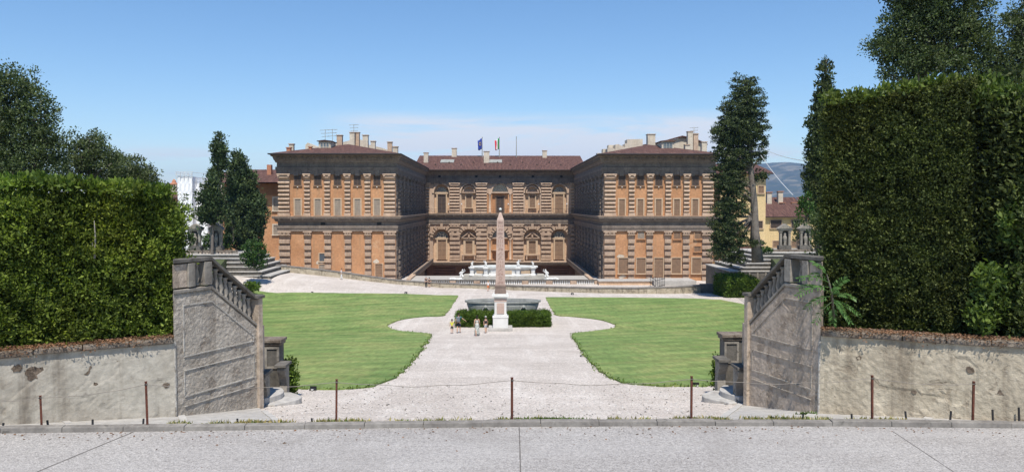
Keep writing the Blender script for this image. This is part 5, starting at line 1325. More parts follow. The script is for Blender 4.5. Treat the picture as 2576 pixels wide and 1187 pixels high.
octa(5.5, FB+1.5, FB+1.82).build('water', glass('fountain_water',(.10,.16,.15,1)), ft)
def figure(mb, x, y, z, h, lean=0, s=1):
    """small marble putto: legs, torso, head, arms, on a block"""
    mb.box(x-.26*h,x+.26*h,y-.22*h,y+.22*h,z,z+.12*h)
    z += .12*h; hip = Vector((x,y,z+.42*h)); ch = Vector((x+lean*.1*h,y,z+.66*h)); hd = Vector((x+lean*.14*h,y-.02*h,z+.86*h))
    for u in (-1,1):
        kn = Vector((x+u*.13*h+.05*h*lean, y-.16*h, z+.26*h)); mb.tube([hip+Vector((u*.07*h,0,0)),kn,Vector((x+u*.10*h,y-.06*h,z))],[.10*h,.085*h,.055*h],8)
        sh = ch+Vector((u*.13*h,0,.03*h)); el = sh+Vector((u*.14*h,-.08*h,-.14*h+(.26*h if u == s else 0))); mb.tube([sh,el,el+Vector((-u*.05*h,-.1*h,.05*h+(.1*h if u == s else 0)))],[.06*h,.05*h,.035*h],7)
    mb.tube([hip-Vector((0,0,.03*h)),hip.lerp(ch,.5),ch+Vector((0,0,.06*h)),hd-Vector((0,0,.06*h))],[.14*h,.13*h,.13*h,.05*h],9)
    mb.ball(tuple(hd), .085*h, .095*h, .105*h)
def cherub(px, pyt, d, base_z, lean, s):
    x = at(px,600,d).x; h = (at(px,pyt,d).z-base_z)/1.08; m = MB(); figure(m, x, d, base_z, h, lean, s); m.build('statue', M['white'], ft, smooth=False)
for i,(px,yt) in enumerate(((1187,657),(1222,655),(1303,653),(1341,657))):
    dd = FD-(1.9 if i in (0,3) else 3.0); cherub(px, yt, dd, FB+2.1, (-1)**i*.8, (-1)**i)
    x = at(px,600,dd).x; m = MB(); m.lathe((x,dd,FB+.66), [(.55,0),(.55,.15),(.35,.3),(.38,1.1),(.6,1.3),(.6,1.46)], 8); m.build('pedestal', M['white'], ft)
for px,s in ((1160,1),(1376,-1)):
    cherub(px, 677, FD-3.6, FB+.0, s, s)
    x = at(px-s*14,600,FD-3.8).x; m = MB()
    for k in range(7): m.ball((x+(k-3)*.28, FD-3.8+random.uniform(-.2,.2), FB+.18+random.uniform(0,.15)), .3, .3, .22, 7, 4)
    m.build('shell', M['white'], ft)

# ------------------------------------------------------------------ obelisk, granite tub, hedges round it
od = 69.6; og = gp(1259,829); ox = og.x; oz = tz(ox,od)
def oy(y): return at(1258,y,od).z
ob = thing('obelisk', 'pink granite obelisk with carved signs on a white marble pedestal', 'obelisk', (ox,od,oz))
def sq(mb, w0, z0, z1, w1=None):
    a,b = w0/2,(w1 if w1 is not None else w0)/2
    mb.hexa([(ox-a,od-a,z0),(ox+a,od-a,z0),(ox+a,od+a,z0),(ox-a,od+a,z0)],[(ox-b,od-b,z1),(ox+b,od-b,z1),(ox+b,od+b,z1),(ox-b,od+b,z1)])
k_ = od/F
m = MB(); sq(m, 60*k_, oz-.1, oy(822)); m.build('base_step', M['paving'], ob, bevel=.02)
m = MB(); sq(m, 38*k_, oy(822), oy(797)); sq(m, 40*k_, oy(797), oy(794.6)); sq(m, 34*k_, oy(794.6), oy(790)); m.build('pedestal_base', M['white'], ob, bevel=.015)
m = MB(); sq(m, 30*k_, oy(790), oy(757)); m.build('pedestal', M['white'], ob, bevel=.01)
m = MB(); w_ = 15*k_; m.box(ox-w_*.62,ox+w_*.62,od-w_-.04,od-w_-.003,oy(787),oy(760)); m.build('relief_panel', M['granite_red'], ob)
m = MB(); sq(m, 31*k_, oy(757), oy(749)); m.build('neck', M['granite_red'], ob)
m = MB(); sq(m, 33*k_, oy(749), oy(745)); sq(m, 41*k_, oy(745), oy(741)); sq(m, 36*k_, oy(741), oy(737.5)); m.build('pedestal_cap', M['white'], ob, bevel=.015)
m = MB(); sq(m, 29*k_, oy(737.5), oy(732)); sq(m, 27*k_, oy(732), oy(721)); sq(m, 29*k_, oy(721), oy(716)); m.build('shaft_base', m_weathered('brown_granite',(.27,.20,.165,1),(.2,.145,.12,1),(.13,.10,.085,1),1.5,.2,.4,.02), ob, bevel=.015)
m = MB(); sq(m, 24.5*k_, oy(715.9), oy(553), 17.5*k_); sq(m, 17.5*k_, oy(553), oy(534), 4*k_); m.build('shaft', M['granite_red'], ob, bevel=.012)
m = MB(); m.tube([(ox,od,oy(535)),(ox,od,oy(529))], .05, 6); m.box(ox-.1,ox+.1,od-.03,od+.03,oy(531.6),oy(530.8)); m.build('finial_rod', M['iron'], ob)
m = MB(); m.ball((ox,od,oy(526.5)), .13); m.build('finial_ball', M['white'], ob, smooth=True)
m = MB(); r2 = random.Random(5); z = oy(712)
while z < oy(556):
    f = (z-oy(715.9))/(oy(553)-oy(715.9)); hw = (24.5-7*f)*k_/2; y = od-hw-.006
    kind = r2.randrange(5); g_ = r2.uniform(.16,.3); L = hw*.62
    def bx(a,b,c,d_): 
        m.box(ox+a,ox+b,y-.012,y+.01,z+c,z+d_)
    if kind == 0: bx(-L,L,0,.05); bx(-L,L,.1,.15)
    elif kind == 1: bx(-L,-L+.07,0,g_); bx(-.03,.04,0,g_); bx(L-.07,L,0,g_)
    elif kind == 2:
        for i in range(10):
            a = 2*math.pi*i/10; m.box(ox+.13*math.cos(a)-.03,ox+.13*math.cos(a)+.03,y-.012,y+.01,z+.15+.13*math.sin(a)-.03,z+.15+.13*math.sin(a)+.03)
    elif kind == 3:
        m.prism([(ox-L,z),(ox-L+.09,z),(ox+L*.6,z+g_),(ox+L*.6-.1,z+g_)], y-.012, y+.01, 'y'); bx(L*.2,L,0,.06)
    else: bx(-L,-L*.2,.02,.09); bx(L*.2,L,.02,.2); bx(-L*.6,L*.1,.15,.21)
    z += g_+.14
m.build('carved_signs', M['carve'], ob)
td = 75.; tx = at(1265,750,td).x; tg = tz(tx,td); tzr = at(1258,754.5,td).z
tb = thing('granite_basin', 'huge oval grey granite tub behind the obelisk and hedges', 'basin', (tx,td,tg))
h = tzr-tg; rx = 96*td/F
m = MB(); m.lathe((tx,td,tg), [(.62*rx,.0),(.72*rx,h*.1),(.86*rx,h*.4),(.94*rx,h*.78),(.95*rx,h*.9)], 40, 1, .42); m.build('bowl', M['granite_grey'], tb, smooth=True)
m = MB(); m.lathe((tx,td,tg), [(.95*rx,h*.9),(1.0*rx,h*.92),(1.0*rx,h),(.93*rx,h),(.91*rx,h*.86),(.86*rx,h*.55)], 40, 1, .42, cap=False); m.build('rim', M['granite_grey'], tb)
m = MB(); m.lathe((tx,td,tg), [(.88*rx,h*.5),(.88*rx,h*.62)], 40, 1, .42); m.build('water', glass('basin_water',(.07,.10,.08,1)), tb)
for px in (1222,1316):
    a = at(px,773,td); off = abs(a.x-tx)/rx; y = td-.42*rx*.92*math.sqrt(max(.05,1-(off/.92)**2)); m = MB()
    m.tube([(a.x+.30*math.cos(2*math.pi*i/16), y-.14, a.z-.1+.30*math.sin(2*math.pi*i/16)) for i in range(17)], .055, 6); m.ball((a.x,y-.08,a.z+.2), .2, .2, .2)
    m.build('ring_handle', M['granite_grey'], tb, smooth=True)
def low_hedge(px0, px1, pyt, d, label, name='low_hedge', mat='hedge_l', side_len=2.6, ends=(0,1), size=.11, clump=.17, dens=60):
    a,b = Vector(at(px0,800,d)[:2]), Vector(at(px1,800,d)[:2]); zb = tz(0 if abs(a.x) < 20 else a.x,d)-.05; zt_ = at(1258,pyt,d).z
    return hedge_body(name, label, a, b, (0,-1), zb, zt_, zt_, side_len, M[mat], clump, dens, 14, size, ends, .1)
M['hedge_m'] = m_leaf('box_leaf', (.032,.07,.010,1), (.17,.25,.04,1), .35, .5)
low_hedge(1149,1245,791,71.6, 'clipped low green hedge left of the obelisk pedestal', mat='hedge_m', ends=(0,))
low_hedge(1277,1383,791,71.6, 'clipped low green hedge right of the obelisk pedestal', mat='hedge_m', ends=(1,))
M['shoot'] = M['hedge_bright']
def bush(px, py, rx, ry, d, label, mat, clump, size, name='shrub', zb=None, dens=1.3, group=None, per=16):
    c,r = E(px,py,rx,ry,d); zb = zb if zb is not None else c[2]-r[2]*.95
    t = thing(name, label, 'shrub', (c[0],c[1],zb), group)
    m = MB()
    for k in range(7):
        e = ell(c, tuple(v*.75 for v in r), 1)[0]; m.tube([(c[0]+random.uniform(-.1,.1),c[1],zb),Vector((c[0],c[1],zb)).lerp(Vector(e),.5)+Vector((0,0,.1)),e],[r[0]*.05,r[0]*.035,r[0]*.012],5)
    m.build('stem', M['bark'], t)
    n = int(dens*r[0]*r[1]*r[2]/clump**3*1.4); C = ell(c, r, n, .38)
    quads_obj(clump_leaves(C, clump*rng.uniform(.6,1.3,n), per*2, size, .4), 'crown', mat, t); return t
bush(722,952,26,55,25.9,'dark clipped bush beside the left gate pedestal',M['hedge_m'],.15,.10,dens=4.)
bush(1808,938,16,52,25.9,'narrow dark bush beside the right gate pedestal',M['hedge_m'],.13,.10,dens=4.)

# ------------------------------------------------------------------ trees
def BZ(px, d): return bank_z(0,d)-.15
def at_base(px, d): x = at(px,600,d).x; return (x,d,bank_z(x,d)-.2)
tree('cypress', 'broad dark cypress in front of the orange annex', 'tree', at_base(612,122)[:2]+(-10,), [E(598,420,24,48,122),E(606,470,40,55,122),E(614,530,52,60,122),E(612,585,50,45,122),E(640,540,30,60,122)], .85, 26, .42, M['leaf_cyp'], .35, dens=2.1, up=.9, flat=.8, core=.78, limbs=6, top=at(600,395,122), group='trees left of the palace')
tree('umbrella_cypress', 'slender tall cypress with bare trunk behind the left shrines', 'tree', at_base(557,116)[:2]+(-9,), [E(551,370,19,38,116),E(553,405,19,45,116),E(546,440,14,20,116),E(540,450,16,30,116)], .7, 24, .38, M['leaf_cyp'], .28, dens=2.2, up=.8, core=.7, limbs=5, top=at(552,360,116), group='trees left of the palace')
tree('cypress', 'lower rounded cypress before the white sheeted tower', 'tree', at_base(530,110)[:2]+(-8.5,), [E(528,500,30,48,110),E(520,535,28,36,110),E(545,520,26,50,110),E(536,462,14,30,110)], .75, 24, .38, M['leaf_cyp'], .25, dens=2.0, up=.8, core=.75, limbs=6, group='trees left of the palace')
tree('tall_cypress', 'very tall ragged cypress with long bare trunk right of the palace', 'tree', at_base(1907,100), 
     [E(1872,222,36,42,100),E(1858,275,48,45,100),E(1893,262,36,50,100),E(1845,320,55,35,100),E(1900,330,38,45,100),E(1838,385,45,40,100),E(1822,345,38,36,100),E(1846,400,40,44,100),E(1868,330,44,40,100),E(1842,455,38,40,100),E(1895,390,35,30,100),E(1830,450,42,50,100),E(1838,510,46,50,100),E(1822,560,42,55,100),E(1836,600,46,50,100),E(1815,630,34,32,100),E(1915,445,22,22,100),E(1852,650,28,22,100),E(1898,612,24,14,100)], .62, 34, .25, M['leaf_cedar'], .62, dens=1.08, up=.25, flat=.45, limbs=40, top=at(1874,200,100), core=.4)
tree('cypress', 'narrow dark cypress rising behind the tall right hedge', 'tree', at_base(2062,66), [E(2078,185,16,40,66,1),E(2074,245,26,50,66),E(2066,310,34,55,66),E(2058,380,36,60,66),E(2054,450,34,55,66),E(2066,520,36,60,66)], .45, 24, .24, M['leaf_cedar'], .25, dens=2.1, up=.8, core=.62, limbs=8, top=at(2079,150,66))
def big(name, label, px, d, lobes, clump, size, mat, tr, dens=1., group=None, per=40, flat=.75):
    tree(name, label, 'tree', at_base(px,d), [E(*l,d) for l in lobes], clump, per, size, mat, tr, group, dens, limbs=22, flat=flat)
GL = 'evergreen trees above the left hedge'; GR = 'evergreen trees above the right hedge'
big('evergreen_oak', 'huge dark evergreen oak at the left frame edge', 20, 50, [(0,265,75,105),(60,270,70,100),(100,320,55,90),(60,380,95,80),(-70,300,90,130),(120,390,40,70),(-10,420,110,60)], .6, .17, M['leaf_oak'], .5, 1.35, GL)
big('evergreen_oak', 'rounded mid sized evergreen oak second from the left edge', 225, 60, [(205,370,50,42),(235,385,55,50),(190,425,60,50),(270,420,50,45),(225,350,25,20)], .6, .19, M['leaf_oak2'], .4, 1.35, GL)
big('evergreen_oak', 'lower evergreen oak sloping down towards the white tower', 330, 66, [(315,420,50,36),(350,440,45,32),(380,460,30,26),(300,455,55,30),(285,400,28,24)], .55, .19, M['leaf_oak2'], .35, 1.35, GL)
bush(424,476,15,18,64,'small dark treetop at the right end of the left trees',M['leaf_oak'],.4,.22)
big('evergreen_oak', 'tall spreading evergreen oak above the right hedge', 2330, 46, [(2300,60,85,70),(2245,110,62,45),(2350,20,80,70),(2215,125,40,22),(2400,90,70,65),(2290,160,75,45),(2230,190,30,25),(2360,160,80,45),(2445,30,52,70),(2455,150,60,74),(2480,90,30,50),(2330,-40,110,60)], .55, .17, M['leaf_oak'], .45, 2.1, GR)
big('evergreen_oak', 'second evergreen oak at the right frame edge', 2580, 46, [(2555,80,52,58),(2600,40,60,70),(2535,160,60,66),(2510,215,50,40),(2590,180,60,80),(2630,130,60,80),(2500,190,40,40)], .55, .17, M['leaf_oak2'], .4, 2.1, GR)
# shrubs about the parapets and tiers
for a in ((640,640,33,36,104,'leaf_shrub','round green shrub beside the left seat tiers',.5,.3),(572,612,20,20,119,'leaf_shrub','light green shrub right of the left niche shrines',.6,.36),
          (517,612,18,22,119,'leaf_shrub','green shrub between the two left niche shrines',.6,.36),(462,590,24,55,44,'leaf_oak','dark shrub between bright hedge and left shrine',.35,.18),(455,520,16,40,40,'leaf_oak','dark bushy growth at the bright hedge end',.3,.16),
          (632,722,24,13,98,'hedge_m','low green shrub at the foot of the left tiers',.3,.2),(2006,580,14,46,119,'leaf_oak','dark clipped shrub between the right niche shrines',.6,.36),
          (2028,520,22,40,56,'leaf_shrub','green shrub above the right niche shrines',.35,.2),(2058,600,26,60,40,'leaf_oak','dark shrub at the inner end of the tall hedge',.3,.16),
          (585,560,16,50,116,'leaf_cyp','thin dark growth between the left cypress trunks',.5,.34),(1928,628,16,7,104,'leaf_shrub','small green shrub on the top right tier',.3,.22)):
    bush(a[0],a[1],a[2],a[3],a[4],a[6],M[a[5]],a[7],a[8],zb=None if a[4] < 117 else -8.1,dens=1.8)
a,b = Vector(at(1831,720,100.5)[:2]), Vector(at(1904,720,100.5)[:2]); zb = tz(a.x,100.5)-.3
hedge_body('box_hedge', 'trimmed green box hedge below the right seat tiers', a, b, (0,-1), zb, at(1258,704,100.5).z, at(1258,704,100.5).z, 6., M['hedge_m'], .3, 22, 14, .22, (0,1), .12)
# ailanthus with drooping feather leaves
al = thing('tree_of_heaven', 'young ailanthus with drooping feathery leaves before the dark right hedge', 'plant', tuple(at(2098,770,19.6)))
m = MB(); fr_pts = []
root = at(2098,800,19.9); k1 = at(2092,735,19.5); k2 = at(2080,690,19.4)
m.tube([root,k1,k2],[.035,.025,.012],6); m.build('stem', M['bark'], al)
V = []; st = MB()
for (bx,by,ex,ey,dd) in ((2080,692,2062,668,19.3),(2085,710,2012,700,19.1),(2088,722,2008,742,19.0),(2090,735,2012,722,19.2),(2092,730,2130,700,19.3),(2092,740,2150,750,19.0),(2095,755,2165,795,18.9),(2095,760,2140,812,18.8),(2092,760,2052,808,18.9),(2088,745,2030,775,18.8),(2090,740,2108,728,18.9),(2094,752,2120,780,18.7),(2086,705,2048,690,19.4),(2078,690,2045,660,19.5),(2096,770,2095,815,18.8)):
    a,b = at(bx,by,dd+.1), at(ex,ey,dd); mid = a.lerp(b,.55)+Vector((0,0,.14*(b-a).length+.04)); pts = [(a*(1-t)**2+mid*2*t*(1-t)+b*t*t) for t in np.linspace(0,1,12)]
    st.tube(pts, [.007]*11+[.003], 4)
    for i in range(2,12):
        tang = (pts[i]-pts[i-1]).normalized()
        for sgn in (-1,1):
            sd_ = tang.cross(Vector((0,-.5,.85))).normalized()*sgn; ax = (sd_*.85+tang*.5+Vector((0,0,-.25))).normalized(); L = .17*(1-.35*abs(i/11-.5)); V.append((pts[i]+ax*L*.5, ax, L*.85))
st.build('leaf_stalk', M['leaf_ail'], al)
quads_obj(leaf_mesh(np.array([tuple(v[0]) for v in V]), np.array([tuple(v[1]) for v in V]), np.array([v[2] for v in V]), .36, .1), 'leaflets', M['leaf_ail'], al)

# guy cables of the tall cypress
for (xa,ya,da),(xb,yb,db),lab in (((1915,372,100),(2030,406,72),'thin pale cable from the tall cypress to the narrow cypress'),((1912,388,100),(2006,503,70),'thin pale slanting cable descending right from the tall cypress')):
    a,b = at(xa,ya,da), at(xb,yb,db); m = MB(); m.tube([a.lerp(b,i/8)-Vector((0,0,.25*math.sin(math.pi*i/8))) for i in range(9)], .035, 5); o = m.build('guy_cable', M['cable'], org=tuple(a)); tag(o, lab, 'cable', 'guy cables of the tall cypress')

# ------------------------------------------------------------------ posts, rope, stubs, lamps
PO = [(105,995,1076),(371,960,1075),(846,955,1062),(1288,950,1059),(1739,947,1057),(2194,945,1056),(2447,960,1059)]
plab = ['short rusty rope post at far left before the grey wall','rusty rope post before the corner of grey wall and left stair wall','rusty rope post on the kerb before the left lawn','rusty rope post standing before the obelisk axis, mid kerb','rusty rope post on the kerb before the right lawn','rusty rope post before the right retaining wall, inner one','rusty rope post before the right retaining wall, outer one']
tops = []
p0 = None
for i,(px,yt,yb) in enumerate(PO):
    v = ray(px,yb); d = v.y*(-4.82/v.z); b = at(px,yb,d+.12); tp = at(px,yt,d+.12); H = tp.z-b.z
    if p0 is None:
        p0 = thing('rope_post', plab[i], 'post', (0,0,0), 'rusty posts carrying the rope along the kerb')
        m = MB(); m.box(-.022,.022,-.022,.022,-.15,1.0); m.build('post_shaft', M['rust'], p0, bevel=.004)
        m = MB(); m.box(-.027,.027,-.027,.027,1.0,1.012); m.build('post_cap', M['rust'], p0)
        m = MB(); m.tube([(.035*math.cos(t_),-.028,.95+.02*math.sin(t_)) for t_ in np.linspace(0,2*math.pi,9)], .006, 5); m.build('rope_eye', M['iron'], p0); t = p0
    else: t = copy_tree(p0)
    t['label'] = plab[i]; t.location = (b.x,b.y,b.z); t.scale = (1,1,H); t.rotation_euler = (R(random.uniform(-1,1)),R(random.uniform(-1.2,1.2)),R(random.uniform(0,40)))
    tops.append(Vector((b.x,b.y-.03,b.z+.95*H)))
m = MB(); pts = [at(-20,1008,tops[0].y)]+tops
for a,b in zip(pts[:-1],pts[1:]):
    L = (b-a).length; sag = .028*L
    m.tube([a.lerp(b,i/14)-Vector((0,0,sag*math.sin(math.pi*i/14)*(1+.15*math.sin(i*1.3)))) for i in range(15)], .0065, 5)
o = m.build('rope', M['rope'], org=tuple(tops[3])); tag(o, 'thin grey rope sagging between the rusty posts along the kerb', 'rope')
SB = [(7,1063,1078,'leftmost short iron stub on the paving at the frame edge'),(121,1056,1072,'short iron stub just right of the leftmost rope post'),(233,1054,1070,'short iron stub midway between the two left rope posts'),(360,1052,1066,'tiny iron stub beside the left corner rope post'),(598,1052,1064,'tiny iron stub in dry grass before the left stair wall'),(785,1051,1062,'tiny iron stub left of the left lawn post'),
      (2020,1040,1054,'tiny iron stub before the right stair wall'),(2143,1040,1054,'tiny iron stub left of the inner right rope post'),(2280,1034,1057,'tilted iron stub right of the inner right rope post'),(2390,1033,1058,'iron stub left of the outer right rope post'),(2498,1029,1057,'iron stub right of the outer right rope post'),(2564,1024,1057,'rightmost iron stub at the frame edge')]
s0 = None
for i,(px,yt,yb,lab) in enumerate(SB):
    v = ray(px,yb); d = v.y*(-4.82/v.z)+.25; b = at(px,yb,d); b.z = min(b.z, tz(b.x,d)+.03); H = at(px,yt,d).z-b.z
    if s0 is None:
        m = MB(); m.box(-.017,.017,-.017,.017,-.06,1.0); s0 = m.build('iron_stub', M['iron'], org=(0,0,0)); tag(s0, lab, 'stub', 'short iron stubs along the kerb'); t = s0
    else: t = s0.copy(); COL.objects.link(t)
    t['label'] = lab; t.location = b; t.scale = (1,1,max(.1,H)); t.rotation_euler = (R(random.uniform(-5,5)),R(random.uniform(-6,6)),0)
# ground lights on the gravel
def lamp(px, py, r, lab, mat=None, first=[None]):
    g_ = gp(px,py)
    if first[0] is None:
        t = thing('ground_light', lab, 'light', (0,0,0), 'ground lights round the lawns'); first[0] = t
        m = MB(); m.lathe((0,0,0), [(.5,-.1),(.5,.12),(.42,.3),(.25,.4)], 12); m.build('housing', M['black'], t)
        m = MB(); m.lathe((0,-.38,.18), [(.2,0),(.18,.1)], 10); m.build('lens', M['white'], t)
        m = MB(); m.box(-.45,.45,.25,.35,0,.55); m.build('bracket', M['black'], t)
    else: t = copy_tree(first[0])
    t['label'] = lab; t.location = g_; t.scale = (r,r,r)
lamp(787,982,.26,'round ground light on gravel beside the left lawn near corner')
lamp(1752,972,.26,'round ground light on gravel beside the right lawn near corner')
lamp(785,737,.32,'small black ground light beyond the far left lawn corner')
lamp(1021,738.5,.42,'small black box light on the gravel beyond the left lawn')
lamp(1440,741,.42,'small black box light on the gravel beyond the right lawn')
lamp(1462,897,.16,'small light at the right lawn edge by the path')
# kerb grass
pts = []
for _ in range(11000):
    seg = random.choice(((-7.4,-3.2,1.),(-4.,1.,.5),(2.5,9.5,1.),(4,8,.6),(-6,6,.25)));
    if random.random() > seg[2]: continue
    x = random.uniform(seg[0],seg[1])
    if math.sin(x*3.1)+math.sin(x*7.7+1)+random.uniform(-1.2,1.2) < -.1: continue
    y = kd(x)+.2+abs(random.gauss(0,.28)); pts.append((x,y,tz(x,y)+.01))
half = len(pts)*2//3
o = quads_obj(blades(pts[:half],.13,.22,None,'',.7), 'dry_grass', M['dry_grass']); tag(o, 'straw coloured dry grass along the kerb', 'grass', None, 'stuff')
q = pts[half:]
for _ in range(1300):
    x = random.gauss(0,.42)+at(1375,1056,17.6).x; y = kd(x)+.28+abs(random.gauss(0,.16)); q.append((x,y,tz(x,y)+.01))
for cx,n in ((at(1600,1050,17.6).x,0),(at(2080,1040,18).x,160)):
    for _ in range(n): x = random.gauss(cx,.12); y = 19.1+random.gauss(0,.06); q.append((x,y,tz(x,y)))
o = quads_obj(blades(q,.12,.25,None,'',.8), 'grass', M['grass']); tag(o, 'green grass tufts along the kerb', 'grass', None, 'stuff')
# irregular tufts along the lawn rims
pts = []
for poly in (LLs, LRs):
    for i,p in enumerate(poly):
        if p[1] > 85: continue
        b = poly[(i+1)%len(poly)]
        for k in range(10):
            t_ = random.random(); x = p[0]+(b[0]-p[0])*t_+random.gauss(0,.09); y = p[1]+(b[1]-p[1])*t_+random.gauss(0,.09); pts.append((x,y,tz(x,y)+.03))
o = quads_obj(blades(pts,.14,.45,None,'',.9), 'lawn_edge_grass', M['grass']); tag(o, 'ragged grass along the lawn edges', 'grass', None, 'stuff')

P = []
for _ in range(350):
    x = random.uniform(-11,11); y = kd(x)-abs(random.expovariate(3.2))-.02; P.append((x,y,-4.892))
A_ = unit(len(P)); A_[:,2] *= .15
o = quads_obj(leaf_mesh(np.array(P), A_, .045*rng.uniform(.4,1.8,len(P)), .6), 'road_leaves', M['litter']); tag(o, 'small dry leaves and grit blown along the kerb', 'dead leaves', None, 'stuff')
P = []
for _ in range(1500):
    x = random.uniform(-7,7); y = random.uniform(17.8,30); P.append((x,y,tz(x,y)+.012))
A_ = unit(len(P)); A_[:,2] *= .3
o = quads_obj(leaf_mesh(np.array(P), A_, .05*rng.uniform(.4,1.8,len(P)), .9), 'loose_stones', M['paving_edge']); tag(o, 'loose pale stones scattered on the gravel', 'stones', None, 'stuff')
# ------------------------------------------------------------------ people
def skin_mesh(verts, edges, radii, name, mat, parent, root=0, levels=2):
    me = bpy.data.meshes.new(name); me.from_pydata(verts, edges, []); o = bpy.data.objects.new(name, me); COL.objects.link(o)
    sk = o.modifiers.new('skin','SKIN'); sk.use_smooth_shade = True; sk.branch_smoothing = .3
    for i,r in enumerate(radii):
        d = me.skin_vertices[0].data[i]; d.radius = r if isinstance(r,tuple) else (r,r); d.use_root = (i == root)
    ss = o.modifiers.new('sub','SUBSURF'); ss.levels = levels; ss.render_levels = levels
    dg = bpy.context.evaluated_depsgraph_get(); nm = bpy.data.meshes.new_from_object(o.evaluated_get(dg))
    o.modifiers.clear(); o.data = nm; bpy.data.meshes.remove(me)
    nm.materials.clear(); nm.materials.append(mat); nm.name = name
    o.parent = parent
    return o
def person(label, px, py, height, heading, top=None, bottom=None, hair=None, pose='walk', dress=None, hat=None, pack=None, child=False, shoes=(.06,.05,.05,1), hair_long=False, point=None, sleeves=True, tank=False):
    g_ = gp(px,py); t = thing('person', label, 'person', tuple(g_)); k = height/1.75
    t.rotation_euler = (0,0,R(heading)); hs = 1.12 if child else 1.
    st = {'walk':.16,'stand':.03}[pose]
    V = []; Ed = []; Ra = []
    def a(p, r, par=None):
        V.append(tuple(c*k for c in p)); Ra.append(tuple(x*k for x in r) if isinstance(r,tuple) else r*k)
        if par is not None: Ed.append((par,len(V)-1))
        return len(V)-1
    pel = a((0,0,.96),(.145,.11)); bel = a((0,.01,1.10),(.125,.095),pel); che = a((0,.0,1.29),(.15,.105),bel); nb = a((0,-.005,1.45),(.06,.055),che); nk = a((0,.01,1.53),.047,nb)
    hd = a((0,.02,1.60),(.068*hs,.08*hs),nk); hc = a((0,.015,1.67),(.072*hs,.088*hs),hd); ht = a((0,.01,1.725*(1+.02*(hs-1))),(.045*hs,.055*hs),hc)
    nose = a((0,.115*hs,1.625),.012,hd)
    for s in (-1,1): a((s*.078*hs,.0,1.635),(.010,.018),hd)
    J = {}
    for s in (-1,1):
        sh = a((s*.165,-.005,1.415),(.055,.05),che)
        if point and s == point[0]:
            el = a((s*.33,.10,1.24),.04,sh); wr_i = a((s*.50,.18,1.10),.027,el); pm = a((s*.57,.2,1.04),(.03,.018),wr_i); fd = Vector((s*.75,.2,-.55))
        else:
            sw = (.10 if s > 0 else -.08)*(1 if pose == 'walk' else .2)
            el = a((s*.225,-.02+sw*.4,1.15),.04,sh); wr_i = a((s*.245,.05+sw,.93),.027,el); pm = a((s*.25,.065+sw,.855),(.018,.034),wr_i); fd = Vector((0,.12,-1))
        P = Vector(V[pm])/k; fd.normalize()
        for q,(off,L) in enumerate(((-.026,.075),(-.009,.088),(.009,.082),(.025,.062))):
            b = a(tuple(P+Vector((0,off,0))+fd*L*.55), .0095, pm); a(tuple(P+Vector((-s*.008,off,0))+fd*L), .008, b)
        th = a(tuple(P+Vector((-s*.02,.035,.0))+fd*.02), .011, pm); a(tuple(P+Vector((-s*.025,.05,0))+fd*.05), .009, th)
        J[s] = (Vector(V[sh])/k, Vector(V[el])/k)
        f = st*s
        hp_ = a((s*.085,0,.90),.088,pel); kn = a((s*.095,f*.6+.02,.50),.056,hp_); cf = a((s*.095,f*.8-.02,.36),.055,kn); an = a((s*.095,f-.03,.085+max(0,-f)*.12),.036,cf); a((s*.1,f+.11,.03+max(0,-f)*.05),.03,an)
    skin_mesh(V, Ed, Ra, 'body', M['skin'], t, pel)
    def chain(name, pts, mat, par=t):      # pts: list of (pos, r, parent index or None)
        skin_mesh([tuple(c*k for c in p[0]) for p in pts], [(p[2],i) for i,p in enumerate(pts) if p[2] is not None], [tuple(x*k for x in p[1]) if isinstance(p[1],tuple) else p[1]*k for p in pts], name, mat, par)
    if dress:
        m = MB(); m.lathe((0,0,0), [(.23*k,.07*k),(.205*k,.3*k),(.185*k,.6*k),(.175*k,.85*k),(.16*k,.98*k),(.125*k,1.1*k)], 20, 1, .8); 
        for i,v in enumerate(m.v): m.v[i] = (v[0]+.02*math.sin(i*1.7)*k, v[1]+.02*math.cos(i*2.3)*k, v[2])
        ORG['tmp'] = Vector((0,0,0)); o = m.build('dress', dress, org=(0,0,0), smooth=True); o.parent = t
        chain('bodice', [((0,.01,1.08),(.14,.11),None),((0,0,1.3),(.16,.115),0),((0,-.005,1.4),(.10,.08),1)], dress)
    if top:
        pts = [((0,.005,.93),(.155,.12),None),((0,.01,1.1),(.145,.112),0),((0,0,1.3),(.165,.12),1),((0,-.005,1.43),(.075,.065),2)]
        if sleeves:
            for s in (-1,1):
                sh,el = J[s]; pts.append(((sh.x,sh.y,sh.z),(.066,.062),2)); n_ = len(pts)-1; e2 = sh.lerp(el,.62); pts.append(((e2.x,e2.y,e2.z),.058,n_))
        chain('shirt', pts, top)
    if bottom:
        mat,ln = bottom; pts = [((0,0,.99),(.15,.115),None),((0,0,.93),(.155,.12),0)]
        for s in (-1,1):
            f = st*s; pts.append(((s*.088,0,.87),.103,1)); n_ = len(pts)-1
            pts.append(((s*.098,f*.55*.8+.012,.56),.082,n_)); n_ += 1
            if ln == 'long': pts.append(((s*.097,f*.8-.01,.3),.07,n_)); pts.append(((s*.097,f-.03,.08),.062,n_+1))
        chain('shorts' if ln != 'long' else 'trousers', pts, mat)
    for s in (-1,1):
        f = st*s; z = max(0,-f)*.12; chain('shoe', [((s*.097,f-.055,.045+z),(.04,.04),None),((s*.099,f+.03,.04+z*.8),(.042,.036),0),((s*.101,f+.14,.03+z*.4),(.036,.026),1)], cloth('shoe',shoes))
